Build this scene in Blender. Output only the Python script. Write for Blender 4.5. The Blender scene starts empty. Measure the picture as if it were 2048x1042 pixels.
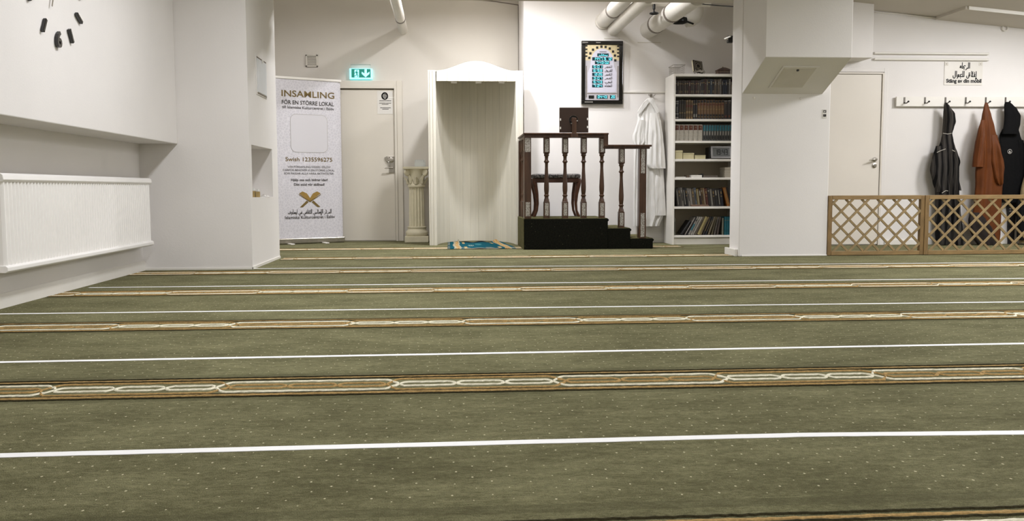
import bpy, bmesh, math, random
from mathutils import Vector, Matrix
random.seed(7)
SC = bpy.context.scene
COL = SC.collection

# ---------------------------------------------------------------- camera, world, light, exposure
FPX, CXP, CYP, CAM_H = 1770.0, 1024.0, 521.0, 0.66
_dy = Vector((900 - 1024, 378 - 521, FPX)).normalized()          # depth axis of the room seen by the lens
_dx = Vector((25890, -236, FPX)); _dx = (_dx - _dy * _dx.dot(_dy)).normalized()
_dz = -_dy.cross(_dx)
if _dz.y > 0: _dz = -_dz
RIGHT = Vector((_dx.x, _dy.x, _dz.x)); DOWN = Vector((_dx.y, _dy.y, _dz.y)); FWD = Vector((_dx.z, _dy.z, _dz.z))
CPOS = Vector((0, 0, CAM_H))
cam_data = bpy.data.cameras.new('camera'); cam = bpy.data.objects.new('camera', cam_data); COL.objects.link(cam)
cam_data.sensor_width = 36; cam_data.lens = FPX / 2048 * 36; cam_data.clip_start = 0.05
cam.matrix_world = Matrix(((RIGHT.x, -DOWN.x, -FWD.x, 0), (RIGHT.y, -DOWN.y, -FWD.y, 0), (RIGHT.z, -DOWN.z, -FWD.z, CAM_H), (0, 0, 0, 1)))
SC.camera = cam
SC.view_settings.view_transform = 'Standard'; SC.view_settings.look = 'None'
SC.view_settings.gamma = 1; SC.view_settings.use_curve_mapping = False
SC.view_settings.exposure = 0.0
wd = bpy.data.worlds.new('room_air'); SC.world = wd; wd.use_nodes = True
wd.node_tree.nodes['Background'].inputs[0].default_value = (0.9, 0.93, 1, 1)
wd.node_tree.nodes['Background'].inputs[1].default_value = 0.0

def area(name, loc, sx, sy, power, color=(1, 0.965, 0.91), spread=170, rot=(0, 0, 0)):
    l = bpy.data.lights.new(name, 'AREA'); l.shape = 'RECTANGLE'; l.size = sx; l.size_y = sy
    l.energy = power; l.color = color; l.spread = math.radians(spread)
    o = bpy.data.objects.new(name, l); o.location = loc; o.rotation_euler = rot; COL.objects.link(o)
    return o
def globe(name, loc, sx, sy, power, color, spread):
    l = bpy.data.lights.new(name, 'POINT'); l.shadow_soft_size = sx; l.energy = power; l.color = color
    o = bpy.data.objects.new(name, l); o.location = loc; COL.objects.link(o); return o
# ceiling fittings of the room plus an added alcove fill by the door, all above the picture's upper edge
LAMPS = [('ceiling_lamp_left', (-0.6, 3.2, 2.86), 0.3, 1.2, 32, 170), ('ceiling_lamp_pillar', (-0.6, 5.5, 2.86), 0.3, 1.2, 60, 170),
         ('ceiling_lamp_side', (4.8, 3.0, 2.86), 1.2, 0.3, 150, 170), ('ceiling_lamp_column', (5.2, 6.4, 2.86), 1.2, 0.3, 70, 170),
         ('ceiling_lamp_coats', (6.5, 7.75, 2.62), 0.3, 0.3, 160, 360), ('ceiling_lamp_niche', (0.28, 9.72, 3.14), 0.13, 0.13, 52, 163), ('ceiling_lamp_pipes', (1.38, 9.12, 3.12), 0.3, 0.3, 46, 160), ('fill_lamp_door', (-1.2, 9.4, 3.14), 0.2, 0.2, 27, 165), ('ceiling_lamp_far', (1.8, -1.6, 2.86), 1.6, 0.5, 125, 170)]
for nm_, loc_, sx_, sy_, pw_, sp_ in LAMPS: (globe if sp_ == 360 else area)(nm_, loc_, sx_, sy_, pw_, (.985, .99, 1.03), sp_)

def ray(px, py):
    d = Vector(((px - CXP) / FPX, (py - CYP) / FPX, 1))
    return RIGHT * d.x + DOWN * d.y + FWD * d.z
def W(px, py, Y): r = ray(px, py); return CPOS + r * (Y / r.y)          # point of the vertical plane at depth Y
def WX(px, py, X): r = ray(px, py); return CPOS + r * (X / r.x)
def WZ(px, py, Z): r = ray(px, py); return CPOS + r * ((Z - CAM_H) / r.z)
V = Vector

# ---------------------------------------------------------------- materials
def lin(c):
    if isinstance(c, str): c = tuple(int(c[i:i + 2], 16) for i in (0, 2, 4))
    return tuple((v / 255 / 12.92) if v / 255 <= 0.04045 else ((v / 255 + 0.055) / 1.055) ** 2.4 for v in c)
class NT:
    def __init__(s, name):
        s.m = bpy.data.materials.new(name); s.m.use_nodes = True; s.t = s.m.node_tree; s.n = s.t.nodes
        s.b = s.n['Principled BSDF']; s.co = None
    def coord(s, kind='Object'):
        if s.co is None: s.co = s.n.new('ShaderNodeTexCoord')
        return s.co.outputs[kind]
    def link(s, a, b): s.t.links.new(a, b)
    def put(s, sock, v):
        if hasattr(v, 'is_output'): s.link(v, sock)
        else: sock.default_value = v
    def math(s, op, a, b=0.0, c=None):
        n = s.n.new('ShaderNodeMath'); n.operation = op; s.put(n.inputs[0], a); s.put(n.inputs[1], b)
        if c is not None: s.put(n.inputs[2], c)
        return n.outputs[0]
    def noise(s, scale, detail=3, stretch=None, rough=0.5):
        n = s.n.new('ShaderNodeTexNoise'); n.inputs['Scale'].default_value = scale; n.inputs['Detail'].default_value = detail; n.inputs['Roughness'].default_value = rough
        src = s.coord()
        if stretch:
            mp = s.n.new('ShaderNodeMapping'); mp.inputs['Scale'].default_value = stretch; s.link(src, mp.inputs['Vector']); src = mp.outputs[0]
        s.link(src, n.inputs['Vector']); return n.outputs['Fac']
    def ramp(s, fac, stops):
        n = s.n.new('ShaderNodeValToRGB'); e = n.color_ramp.elements
        while len(e) < len(stops): e.new(0.5)
        for el, (p, c) in zip(e, stops): el.position = p; el.color = (*c, 1)
        s.link(fac, n.inputs[0]); return n.outputs[0]
    def mix(s, fac, a, b):
        n = s.n.new('ShaderNodeMix'); n.data_type = 'RGBA'; s.put(n.inputs[0], fac)
        for i, v in ((6, a), (7, b)): s.put(n.inputs[i], v if hasattr(v, 'is_output') else (*v, 1))
        return n.outputs[2]
    def bump(s, h, strength=0.3, dist=0.01):
        n = s.n.new('ShaderNodeBump'); n.inputs['Strength'].default_value = strength; n.inputs['Distance'].default_value = dist
        s.link(h, n.inputs['Height']); s.link(n.outputs[0], s.b.inputs['Normal'])
    def base(s, v): s.put(s.b.inputs['Base Color'], v if hasattr(v, 'is_output') else (*v, 1))
def mat(name, c, rough=0.6, var=0.12, scale=8, bump=0.0, bscale=60, metal=0.0, stretch=None, spec=0.4, emit=None):
    t = NT(name); a = lin(c)
    if var:
        lo = tuple(x * (1 - var) for x in a); hi = tuple(min(1, x * (1 + var)) for x in a)
        t.base(t.ramp(t.noise(scale, 4, stretch), [(0.3, lo), (0.7, hi)]))
    else: t.base(a)
    t.b.inputs['Roughness'].default_value = rough; t.b.inputs['Metallic'].default_value = metal; t.b.inputs['Specular IOR Level'].default_value = spec
    if bump: t.bump(t.noise(bscale, 3, stretch), bump, 0.004)
    if emit:
        t.b.inputs['Emission Color'].default_value = (*lin(emit[0]), 1); t.b.inputs['Emission Strength'].default_value = emit[1]
    return t.m
M = {}
M['wall'] = mat('white_wall_paint', (230, 226, 222), 0.7, 0.025, 1.6, 0.12, 90, spec=0.25)
M['alcove'] = mat('grey_white_wall_paint', (213, 207, 197), 0.7, 0.03, 1.2, 0.12, 90, spec=0.25)
M['ceil'] = mat('ceiling_paint', (200, 193, 182), 0.85, 0.03, 1.5, spec=0.2)
M['trim'] = mat('white_gloss_paint', (232, 228, 220), 0.4, 0.02, 5)
M['radiator'] = mat('radiator_enamel', (247, 244, 240), 0.35, 0.015, 4)
M['door'] = mat('grey_white_door_paint', (214, 207, 194), 0.45, 0.02, 2)
M['door_white'] = mat('warm_white_door_paint', (226, 219, 208), 0.45, 0.02, 2)
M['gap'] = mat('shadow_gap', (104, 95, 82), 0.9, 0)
M['plank'] = mat('white_washed_planks', (222, 217, 203), 0.55, 0.05, 2.2, 0.15, 30, stretch=(14, 14, 0.7))
M['wood_dark'] = mat('dark_brown_varnish', (72, 48, 32), 0.32, 0.35, 5, 0.08, 40, stretch=(6, 6, 0.8))
M['wood_red'] = mat('red_brown_varnish', (78, 46, 30), 0.35, 0.3, 5, stretch=(1, 6, 6))
M['brown_plate'] = mat('dark_brown_plastic', (48, 32, 22), 0.45, 0.1, 10)
M['pine'] = mat('impregnated_pine', (142, 116, 76), 0.6, 0.22, 7, 0.2, 50, stretch=(1.2, 5, 5))
M['pine_v'] = mat('impregnated_pine_upright', (132, 106, 68), 0.6, 0.22, 7, 0.2, 50, stretch=(5, 5, 1.2))
M['lath'] = mat('weathered_pine_laths', (146, 125, 88), 0.65, 0.22, 20, 0.2, 60)
M['plaster'] = mat('ivory_plaster', (214, 206, 180), 0.6, 0.06, 12, 0.15, 80)
M['chrome'] = mat('brushed_steel', (176, 170, 160), 0.28, 0.1, 30, metal=0.9)
M['hook_steel'] = mat('dark_steel', (104, 99, 93), .35, .1, 30, metal=.7)
M['black'] = mat('black_plastic', (20, 19, 18), 0.35, 0.2, 10)
M['gloss_black'] = mat('black_gloss_frame', (16, 14, 13), 0.15, 0.1, 10, spec=0.6)
M['paper'] = mat('white_paper', (216, 212, 204), 0.7, 0.02, 20)
M['lamp_grey'] = mat('grey_white_plastic', (206, 200, 188), 0.5, 0.03, 10)
M['vent_dark'] = mat('vent_shadow', (120, 110, 96), 0.8, 0.1, 20)
M['pipe'] = mat('white_pipe_lagging', (222, 217, 208), 0.55, 0.05, 7, 0.25, 14)
M['pipe_band'] = mat('grey_pipe_band', (118, 108, 98), 0.5, 0.15, 20)
M['tape'] = mat('white_floor_tape', (252, 252, 251), 0.6, 0.01, 30, 0.2, 40)
M['gold_print'] = mat('gold_print', (112, 92, 46), 0.5, 0.1, 20)
M['grey_print'] = mat('dark_grey_print', (66, 62, 58), 0.6, 0.05, 20)
M['ink'] = mat('black_ink', (24, 22, 22), 0.6, 0.05, 20)
M['label_print'] = mat('pale_print', (170, 166, 158), 0.5, 0)
M['red_print'] = mat('red_print', (140, 60, 50), 0.6, 0)
M['exit_white'] = mat('lit_exit_panel', (190, 250, 255), 0.4, 0, emit=((120, 236, 255), 1.1))
M['exit_green'] = mat('lit_green_panel', (10, 110, 95), 0.4, 0, emit=((8, 128, 108), 0.55))
M['led'] = mat('cyan_led', (120, 230, 240), 0.4, 0, emit=((120, 232, 245), 1.0))
M['led_dim'] = mat('led_window', (6, 40, 46), 0.3, 0, emit=((4, 60, 70), 0.25))
M['clear'] = mat('frosted_acrylic', (214, 214, 208), 0.2, 0.03, 10)
def acrylic():
    t = NT('clear_acrylic'); t.base(lin((225, 228, 224))); t.b.inputs['Roughness'].default_value = 0.08
    t.b.inputs['Alpha'].default_value = 0.45; return t.m
M['acrylic'] = acrylic()

# carpet: green pile with a lattice of cream tufts, plain beside the woven bands
BAND0, BANDP = 1.605, 1.385
def carpet(name, dark, light, dots=True, tuft=(214, 207, 174)):
    t = NT(name)
    n1 = t.noise(2.4, 6, (0.8, 1.7, 1), 0.62); n2 = t.noise(26, 4, (0.6, 1.5, 1), 0.6); n3 = t.noise(330, 2)
    n4 = t.noise(95, 3, (0.7, 1.3, 1))
    f = t.math('ADD', t.math('ADD', t.math('MULTIPLY', n1, 0.34), t.math('MULTIPLY', n4, 0.24)), t.math('ADD', t.math('MULTIPLY', n2, 0.26), t.math('MULTIPLY', n3, 0.30)))
    d, l = lin(dark), lin(light)
    c = t.ramp(f, [(0.40, tuple(x * 0.62 for x in d)), (0.53, d), (0.70, l)])
    sep = t.n.new('ShaderNodeSeparateXYZ'); t.link(t.coord(), sep.inputs[0]); x, y, z = sep.outputs
    if dots:
        tot = None
        off = t.math('MULTIPLY', t.math('ABSOLUTE', t.math('SUBTRACT', t.math('FRACT', t.math('ADD', t.math('DIVIDE', t.math('SUBTRACT', y, BAND0), BANDP), 0.5)), 0.5)), BANDP)
        for k in (0, 0.5):
            u = t.math('ADD', t.math('DIVIDE', x, 0.09), k); v = t.math('ADD', t.math('DIVIDE', y, 0.078), k)
            cu, cv = t.math('FLOOR', u), t.math('FLOOR', v)
            cb = t.n.new('ShaderNodeCombineXYZ'); t.link(cu, cb.inputs[0]); t.link(cv, cb.inputs[1]); cb.inputs[2].default_value = k
            wn = t.n.new('ShaderNodeTexWhiteNoise'); t.link(cb.outputs[0], wn.inputs['Vector'])
            sc = t.n.new('ShaderNodeSeparateColor'); t.link(wn.outputs['Color'], sc.inputs[0])
            fu = t.math('SUBTRACT', t.math('SUBTRACT', u, cu), t.math('MULTIPLY_ADD', sc.outputs[0], 0.22, 0.39))
            fv = t.math('SUBTRACT', t.math('SUBTRACT', v, cv), t.math('MULTIPLY_ADD', sc.outputs[1], 0.22, 0.39))
            rad = t.math('MULTIPLY_ADD', sc.outputs[2], 0.5, 0.42)
            a = t.math('DIVIDE', t.math('MULTIPLY', fu, 0.09 / 0.0031), rad); b = t.math('DIVIDE', t.math('MULTIPLY', fv, 0.078 / 0.0046), rad)
            d2 = t.math('ADD', t.math('MULTIPLY', a, a), t.math('MULTIPLY', b, b))
            mk = t.math('LESS_THAN', d2, 1.0)
            tot = mk if tot is None else t.math('MAXIMUM', tot, mk)
        tot = t.math('MULTIPLY', tot, t.math('GREATER_THAN', off, 0.20))
        c = t.mix(tot, c, lin(tuft))
        ridge = t.math('MULTIPLY', t.math('LESS_THAN', off, 0.195), t.math('GREATER_THAN', off, 0.150))
        c = t.mix(t.math('MULTIPLY', ridge, 0.35), c, tuple(x * 0.6 for x in d))
    t.base(c); t.b.inputs['Roughness'].default_value = 0.95; t.b.inputs['Specular IOR Level'].default_value = 0.1
    t.bump(t.math('ADD', t.math('MULTIPLY', n3, 0.7), t.math('ADD', t.math('MULTIPLY', n4, .6), t.math('MULTIPLY', n2, 0.8))), 0.8, 0.012)
    return t.m
M['carpet'] = carpet('green_carpet_pile', (107, 104, 74), (148, 145, 109))
M['step_carpet'] = carpet('green_step_carpet', (92, 88, 58), (118, 112, 78), dots=False)
def specks():
    t = NT('shaded_green_step_carpet'); v = t.n.new('ShaderNodeTexVoronoi'); v.inputs['Scale'].default_value = 17; t.link(t.coord(), v.inputs['Vector'])
    t.base(t.mix(t.math('LESS_THAN', v.outputs['Distance'], .075), t.ramp(t.noise(60, 4), [(.3, lin((12, 13, 9))), (.7, lin((26, 26, 19)))]), lin((62, 60, 46))))
    t.b.inputs['Roughness'].default_value = .95; t.b.inputs['Specular IOR Level'].default_value = .1; t.bump(t.noise(120, 3), .4, .004); return t.m
M['shaded_carpet'] = specks()  # near-black pulpit front: the shade on this carpet is put into its colour
M['yarn_white'] = mat('cream_yarn', (234, 228, 204), 0.9, 0.12, 160, 0.3, 200, spec=0.1)
M['yarn_brown'] = mat('tan_yarn', (172, 142, 92), 0.9, 0.25, 160, 0.3, 200, spec=0.1)
M['yarn_dark'] = mat('black_yarn', (60, 56, 38), 0.9, 0.3, 160, 0.3, 200, spec=0.1)

# ---------------------------------------------------------------- mesh building
class MB:
    def __init__(s): s.v = []; s.f = []; s.mi = []
    def face(s, pts, m=0):
        i = len(s.v); s.v += [V(p) for p in pts]; s.f.append(tuple(range(i, i + len(pts)))); s.mi.append(m)
    def grid(s, rows, m=0, cu=False, cv=False):
        i = len(s.v); R, C = len(rows), len(rows[0])
        for r in rows: s.v += [V(p) for p in r]
        for a in range(R - (0 if cv else 1)):
            for b in range(C - (0 if cu else 1)):
                s.f.append((i + a * C + b, i + a * C + (b + 1) % C, i + ((a + 1) % R) * C + (b + 1) % C, i + ((a + 1) % R) * C + b)); s.mi.append(m)
        return i
    def box(s, x0, x1, y0, y1, z0, z1, m=0):
        s.obox([V((x, y, z)) for z in (z0, z1) for (x, y) in ((x0, y0), (x1, y0), (x1, y1), (x0, y1))], m)
    def obox(s, p, m=0):           # eight corners: lower ring of four, then upper ring
        i = len(s.v); s.v += [V(q) for q in p]
        for f in ((3, 2, 1, 0), (4, 5, 6, 7), (0, 1, 5, 4), (1, 2, 6, 5), (2, 3, 7, 6), (3, 0, 4, 7)):
            s.f.append(tuple(i + k for k in f)); s.mi.append(m)
    def cbox(s, c, ax, ay, az, m=0):   # centre and three half axes
        c, ax, ay, az = V(c), V(ax), V(ay), V(az)
        s.obox([c - ax - ay - az, c + ax - ay - az, c + ax + ay - az, c - ax + ay - az, c - ax - ay + az, c + ax - ay + az, c + ax + ay + az, c - ax + ay + az], m)
    def prism(s, a, b, m=0):       # two matching outlines
        i = len(s.v); n = len(a); s.v += [V(p) for p in a] + [V(p) for p in b]
        s.f.append(tuple(range(i + n - 1, i - 1, -1))); s.f.append(tuple(range(i + n, i + 2 * n))); s.mi += [m, m]
        for k in range(n): s.f.append((i + k, i + (k + 1) % n, i + n + (k + 1) % n, i + n + k)); s.mi.append(m)
    def prismY(s, xz, y0, y1, m=0): s.prism([(x, y0, z) for x, z in xz], [(x, y1, z) for x, z in xz], m)
    def prismX(s, yz, x0, x1, m=0): s.prism([(x0, y, z) for y, z in yz], [(x1, y, z) for y, z in yz], m)
    def tube(s, pts, r, n=12, m=0, cap=True):
        pts = [V(p) for p in pts]; rows = []; up = None
        for k, p in enumerate(pts):
            d = (pts[min(k + 1, len(pts) - 1)] - pts[max(k - 1, 0)]).normalized()
            if up is None: up = d.orthogonal().normalized()
            up = (up - d * up.dot(d)).normalized(); sd = d.cross(up); rr = r[k] if isinstance(r, (list, tuple)) else r
            rows.append([p + (up * math.cos(2 * math.pi * j / n) + sd * math.sin(2 * math.pi * j / n)) * rr for j in range(n)])
        i = s.grid(rows, m, cu=True)
        if cap:
            s.f.append(tuple(range(i + n - 1, i - 1, -1))); j = i + (len(rows) - 1) * n; s.f.append(tuple(range(j, j + n))); s.mi += [m, m]
    def lathe(s, prof, c, n=20, m=0, ax=V((0, 0, 1)), mod=None):   # prof of (radius, along axis)
        c = V(c); ax = V(ax).normalized(); u = V((1, 0, 0)) if abs(ax.x) < 0.9 else V((0, 1, 0)); u = (u - ax * u.dot(ax)).normalized(); w = ax.cross(u)
        rows = [[c + ax * h + (u * math.cos(2 * math.pi * j / n) + w * math.sin(2 * math.pi * j / n)) * (r * (mod(j / n, h) if mod else 1)) for j in range(n)] for r, h in prof]
        i = s.grid(rows, m, cu=True)
        s.f.append(tuple(range(i + n - 1, i - 1, -1))); j = i + (len(rows) - 1) * n; s.f.append(tuple(range(j, j + n))); s.mi += [m, m]
    def stroke(s, pts, w, O, U, N, m=0, t=0.0015):   # a flat pen stroke in the plane O + x*U + y*N
        T = U.cross(N).normalized() * t
        for (a, b) in zip(pts[:-1], pts[1:]):
            a, b = V((a[0], a[1])), V((b[0], b[1])); d = b - a
            if d.length < 1e-6: continue
            d.normalize(); q = V((-d.y, d.x)) * w / 2; e = d * w * 0.35
            s.face([O + U * p.x + N * p.y + T for p in (a - e - q, b + e - q, b + e + q, a - e + q)], m)
    def build(s, name, mats, parent=None, smooth=False, bevel=0.0, seg=2, weld=False, origin=None):
        me = bpy.data.meshes.new(name)
        if parent is not None: o0 = parent_world(parent)
        elif origin is not None: o0 = V(origin)
        else:
            xs = [p.x for p in s.v]; ys = [p.y for p in s.v]; zs = [p.z for p in s.v]
            o0 = V(((min(xs) + max(xs)) / 2, (min(ys) + max(ys)) / 2, min(zs)))
        me.from_pydata([p - o0 for p in s.v], [], s.f)
        if not isinstance(mats, (list, tuple)): mats = [mats]
        for m in mats: me.materials.append(M[m] if isinstance(m, str) else m)
        me.polygons.foreach_set('material_index', s.mi)
        bm = bmesh.new(); bm.from_mesh(me)
        if weld: bmesh.ops.remove_doubles(bm, verts=bm.verts, dist=1e-5)
        bmesh.ops.recalc_face_normals(bm, faces=bm.faces); bm.to_mesh(me); bm.free()
        o = bpy.data.objects.new(name, me); COL.objects.link(o)
        if parent is not None: o.parent = parent
        else: o.location = o0
        if smooth:
            me.polygons.foreach_set('use_smooth', [True] * len(me.polygons))
            try: me.set_sharp_from_angle(angle=math.radians(45))
            except Exception: pass
        if bevel:
            b = o.modifiers.new('bevel', 'BEVEL'); b.width = bevel; b.segments = seg; b.limit_method = 'ANGLE'; b.angle_limit = math.radians(40)
        return o
def parent_world(o):
    p = V(o.location)
    while o.parent: o = o.parent; p += V(o.location)
    return p
def tag(o, label, cat, group=None, kind=None):
    o['label'] = label; o['category'] = cat
    if group: o['group'] = group
    if kind: o['kind'] = kind
    return o
def thing(name, label, cat, loc, group=None):
    o = bpy.data.objects.new(name, None); o.empty_display_size = 0.1; o.location = loc; COL.objects.link(o)
    return tag(o, label, cat, group)
def struct(o, label=None, cat=None):
    o['kind'] = 'structure'
    if label: o['label'] = label
    if cat: o['category'] = cat
    return o
def note(o, label): o['label'] = label; return o

def text_shape(body, bold=0.0):
    cu = bpy.data.curves.new('lettering_shape', 'FONT'); cu.body = body; cu.size = 1; cu.offset = bold; cu.resolution_u = 3
    o = bpy.data.objects.new('lettering_shape', cu); COL.objects.link(o)
    bpy.context.view_layer.update()
    me = bpy.data.meshes.new_from_object(o.evaluated_get(bpy.context.evaluated_depsgraph_get()))
    vs = [v.co.copy() for v in me.vertices]; fs = [tuple(p.vertices) for p in me.polygons]
    COL.objects.unlink(o); bpy.data.objects.remove(o); bpy.data.curves.remove(cu); bpy.data.meshes.remove(me)
    return vs, fs
def text(mb, body, O, U, N, width, cap, m=0, bold=0.0, off=0.0015):
    # lettering fitted between O and O + U*width, capital height cap
    vs, fs = text_shape(body, bold); x0 = min(v.x for v in vs); x1 = max(v.x for v in vs); capn = 0.73
    T = U.cross(N).normalized() * off; i = len(mb.v)
    mb.v += [O + U * ((v.x - x0) / (x1 - x0) * width) + N * (v.y / capn * cap) + T for v in vs]
    for f in fs: mb.f.append(tuple(i + k for k in f)); mb.mi.append(m)
def text_px(mb, body, pl, pr, ybase, cap_px, Y, m=0, bold=0.0, off=0.0015):
    # lettering on a wall that faces the room, between two sight lines
    a, b = W(pl, ybase, Y), W(pr, ybase, Y); U = V((1, 0, 0)); N = V((0, 0, 1))
    text(mb, body, a, U, N, b.x - a.x, cap_px * Y / FPX, m, bold, off)

# Arabic letters as pen strokes; x runs leftwards from the right edge, baseline y = 0
AR = {
 'A': (.24, [[(.1, 0), (.1, 1)]], []), 'Af': (.26, [[(0, 0), (.12, 0), (.12, 1)]], []),
 'Ah': (.26, [[(.1, 0), (.1, .95)], [(.2, -.2), (.02, -.22), (.02, -.34), (.2, -.34)], [(.24, -.46), (0, -.46)]], []),
 'l': (.28, [[(.1, 1), (.1, 0), (.28, 0)]], []), 'lm': (.28, [[(0, 0), (.28, 0)], [(.13, 1), (.13, 0)]], []),
 'la': (.56, [[(0, 0), (.16, 0), (.36, .98)], [(.08, .9), (.2, .35), (.34, .05), (.2, 0)]], []),
 'L': (.66, [[(.1, 1), (.1, 0), (.16, -.22), (.36, -.3), (.54, -.16), (.57, .15)]], []),
 'r': (.42, [[(0, 0), (.1, .02), (.16, -.12), (.28, -.26), (.42, -.3)]], []), 'R': (.42, [[(.06, .3), (.12, .02), (.2, -.16), (.42, -.3)]], []),
 'z': (.42, [[(0, 0), (.1, .02), (.16, -.12), (.28, -.26), (.42, -.3)]], [(.16, .3)]),
 'j': (.56, [[(.02, .42), (.24, .44), (.48, .3), (.22, .02), (.56, 0)]], [(.3, -.24)]), 'jm': (.56, [[(0, 0), (.2, .02), (.46, .28), (.2, .42), (.04, .4)], [(.2, 0), (.56, 0)]], [(.3, -.24)]),
 'hz': (.4, [[(.28, .38), (.1, .4), (.08, .24), (.3, .2)], [(.04, .06), (.34, .12)]], []),
 'g': (.46, [[(.36, .5), (.14, .52), (.1, .3), (.32, .2), (.04, .02), (.46, 0)]], [(.2, .78)]),
 'am': (.44, [[(0, 0), (.2, .06), (.06, .36), (.36, .36), (.2, .06), (.44, 0)]], []), 'gm': (.44, [[(0, 0), (.2, .06), (.06, .36), (.36, .36), (.2, .06), (.44, 0)]], [(.2, .62)]),
 'q': (.9, [[(.34, .1), (.12, .12), (.1, .38), (.3, .42), (.36, .1), (.36, -.18), (.56, -.32), (.78, -.2), (.82, .12)]], [(.14, .66), (.32, .66)]),
 'qm': (.46, [[(0, 0), (.46, 0)], [(.16, 0), (.1, .28), (.3, .34), (.34, .04)]], [(.12, .6), (.3, .6)]),
 'w': (.5, [[(0, 0), (.32, 0)], [(.32, .06), (.14, .08), (.12, .34), (.3, .36), (.34, 0), (.3, -.2), (.48, -.3)]], []),
 'f': (.46, [[(0, 0), (.46, 0)], [(.16, 0), (.1, .28), (.3, .34), (.34, .04)]], [(.2, .6)]),
 'F': (.9, [[(.34, 0), (.12, .1), (.12, .34), (.32, .36), (.36, 0), (.84, 0), (.86, .2)]], [(.24, .62)]),
 's': (.62, [[(0, 0), (.02, .3), (.06, .02), (.2, .02), (.24, .3), (.28, .02), (.42, .02), (.46, .34), (.5, 0), (.62, 0)]], []),
 'sh': (.62, [[(0, 0), (.02, .3), (.06, .02), (.2, .02), (.24, .3), (.28, .02), (.42, .02), (.46, .34), (.5, 0), (.62, 0)]], [(.14, .6), (.32, .6), (.23, .76)]),
 'sd': (.8, [[(0, 0), (.5, 0), (.6, .2), (.44, .36), (.26, .24), (.12, .02)], [(.5, 0), (.66, .22), (.7, 0), (.8, 0)]], []),
 'dd': (.8, [[(0, 0), (.5, 0), (.6, .2), (.44, .36), (.26, .24), (.12, .02)], [(.5, 0), (.66, .22), (.7, 0), (.8, 0)]], [(.4, .62)]),
 'zz': (.7, [[(0, 0), (.56, 0), (.6, .2), (.44, .34), (.26, .22), (.14, .02)], [(.18, 1), (.18, 0)], [(.5, 0), (.7, 0)]], [(.42, .6)]),
 'h': (.5, [[(0, 0), (.5, 0)], [(.1, 0), (.16, .34), (.36, .2), (.3, -.16), (.16, -.1), (.24, .1)]], []),
 'm': (.4, [[(0, 0), (.08, .18), (.24, .18), (.28, 0), (.12, -.04), (0, 0)], [(.2, 0), (.4, 0)]], []),
 'b': (.7, [[(0, .02), (.06, 0), (.56, 0), (.62, .26)]], [(.32, -.26)]), 'y': (.3, [[(0, 0), (.14, 0), (.14, .3)], [(.14, 0), (.3, 0)]], [(.08, -.24), (.24, -.24)]),
 'th': (.3, [[(0, 0), (.14, 0), (.14, .3)], [(.14, 0), (.3, 0)]], [(.06, .54), (.24, .54), (.15, .7)]),
 'Y': (.66, [[(0, .1), (.2, .1), (.08, -.12), (.3, -.28), (.54, -.2), (.6, .05)]], [(.24, -.52), (.42, -.52)]),
 'N': (.7, [[(.06, .22), (.1, -.1), (.32, -.26), (.56, -.12), (.62, .28)]], [(.34, .3)]),
 'k': (.5, [[(0, 0), (.36, 0), (.14, .46), (.46, .86)], [(.36, 0), (.5, 0)]], []), ' ': (.34, [], []),
}
def arabic(mb, seq, O, U, N, width, height, m=0, pen=0.13, off=0.0015):
    # O = right end of the baseline; letters run against U
    seq = seq.split(','); tot = sum(AR[g][0] for g in seq); sx = width / tot; x = 0.0
    for g in seq:
        adv, st, dots = AR[g]
        for s_ in st: mb.stroke([(-(x + p[0]) * sx, p[1] * height) for p in s_], pen * height, O, U, N, m, off)
        for d in dots:
            c = (-(x + d[0]) * sx, d[1] * height); r = pen * height * 0.5
            mb.stroke([(c[0] - r * 0.4, c[1]), (c[0] + r * 0.4, c[1])], pen * height * 1.1, O, U, N, m, off)
        x += adv
SEG = {'0': 'abcdef', '1': 'bc', '2': 'abged', '3': 'abgcd', '4': 'fgbc', '5': 'afgcd', '6': 'afgedc', '7': 'abc', '8': 'abcdefg', '9': 'abcdfg'}
def digits(mb, body, O, U, N, width, h, m=0):
    n = sum(0.45 if c in ':. ' else 1 for c in body); cw = width / n; x = 0
    w = cw * 0.62; t = h * 0.13
    P = {'a': ((0, h), (w, h)), 'g': ((0, h / 2), (w, h / 2)), 'd': ((0, 0), (w, 0)), 'f': ((0, h / 2), (0, h)), 'e': ((0, 0), (0, h / 2)), 'b': ((w, h / 2), (w, h)), 'c': ((w, 0), (w, h / 2))}
    for c in body:
        if c in SEG:
            for sgm in SEG[c]: mb.stroke([(x + cw * .15 + q[0], q[1]) for q in P[sgm]], t, O, U, N, m)
        elif c == ':':
            for yy in (.3, .7): mb.stroke([(x + cw * .12, h * yy), (x + cw * .16, h * yy)], t * 1.2, O, U, N, m)
        elif c == '.': mb.stroke([(x + cw * .12, 0), (x + cw * .16, 0)], t * 1.2, O, U, N, m)
        x += cw * (0.45 if c in ':. ' else 1)
UX, UZ, UY = V((1, 0, 0)), V((0, 0, 1)), V((0, 1, 0))
ORD = ['first', 'second', 'third', 'fourth', 'fifth', 'sixth', 'seventh', 'eighth', 'ninth', 'tenth', 'eleventh', 'twelfth', 'thirteenth', 'fourteenth', 'fifteenth', 'sixteenth',
       'seventeenth', 'eighteenth', 'nineteenth', 'twentieth'] + ['twenty-' + s for s in ('first', 'second', 'third', 'fourth', 'fifth', 'sixth', 'seventh', 'eighth', 'ninth')] + ['thirtieth'] + ['thirty-' + s for s in ('first', 'second', 'third', 'fourth')]

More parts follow.
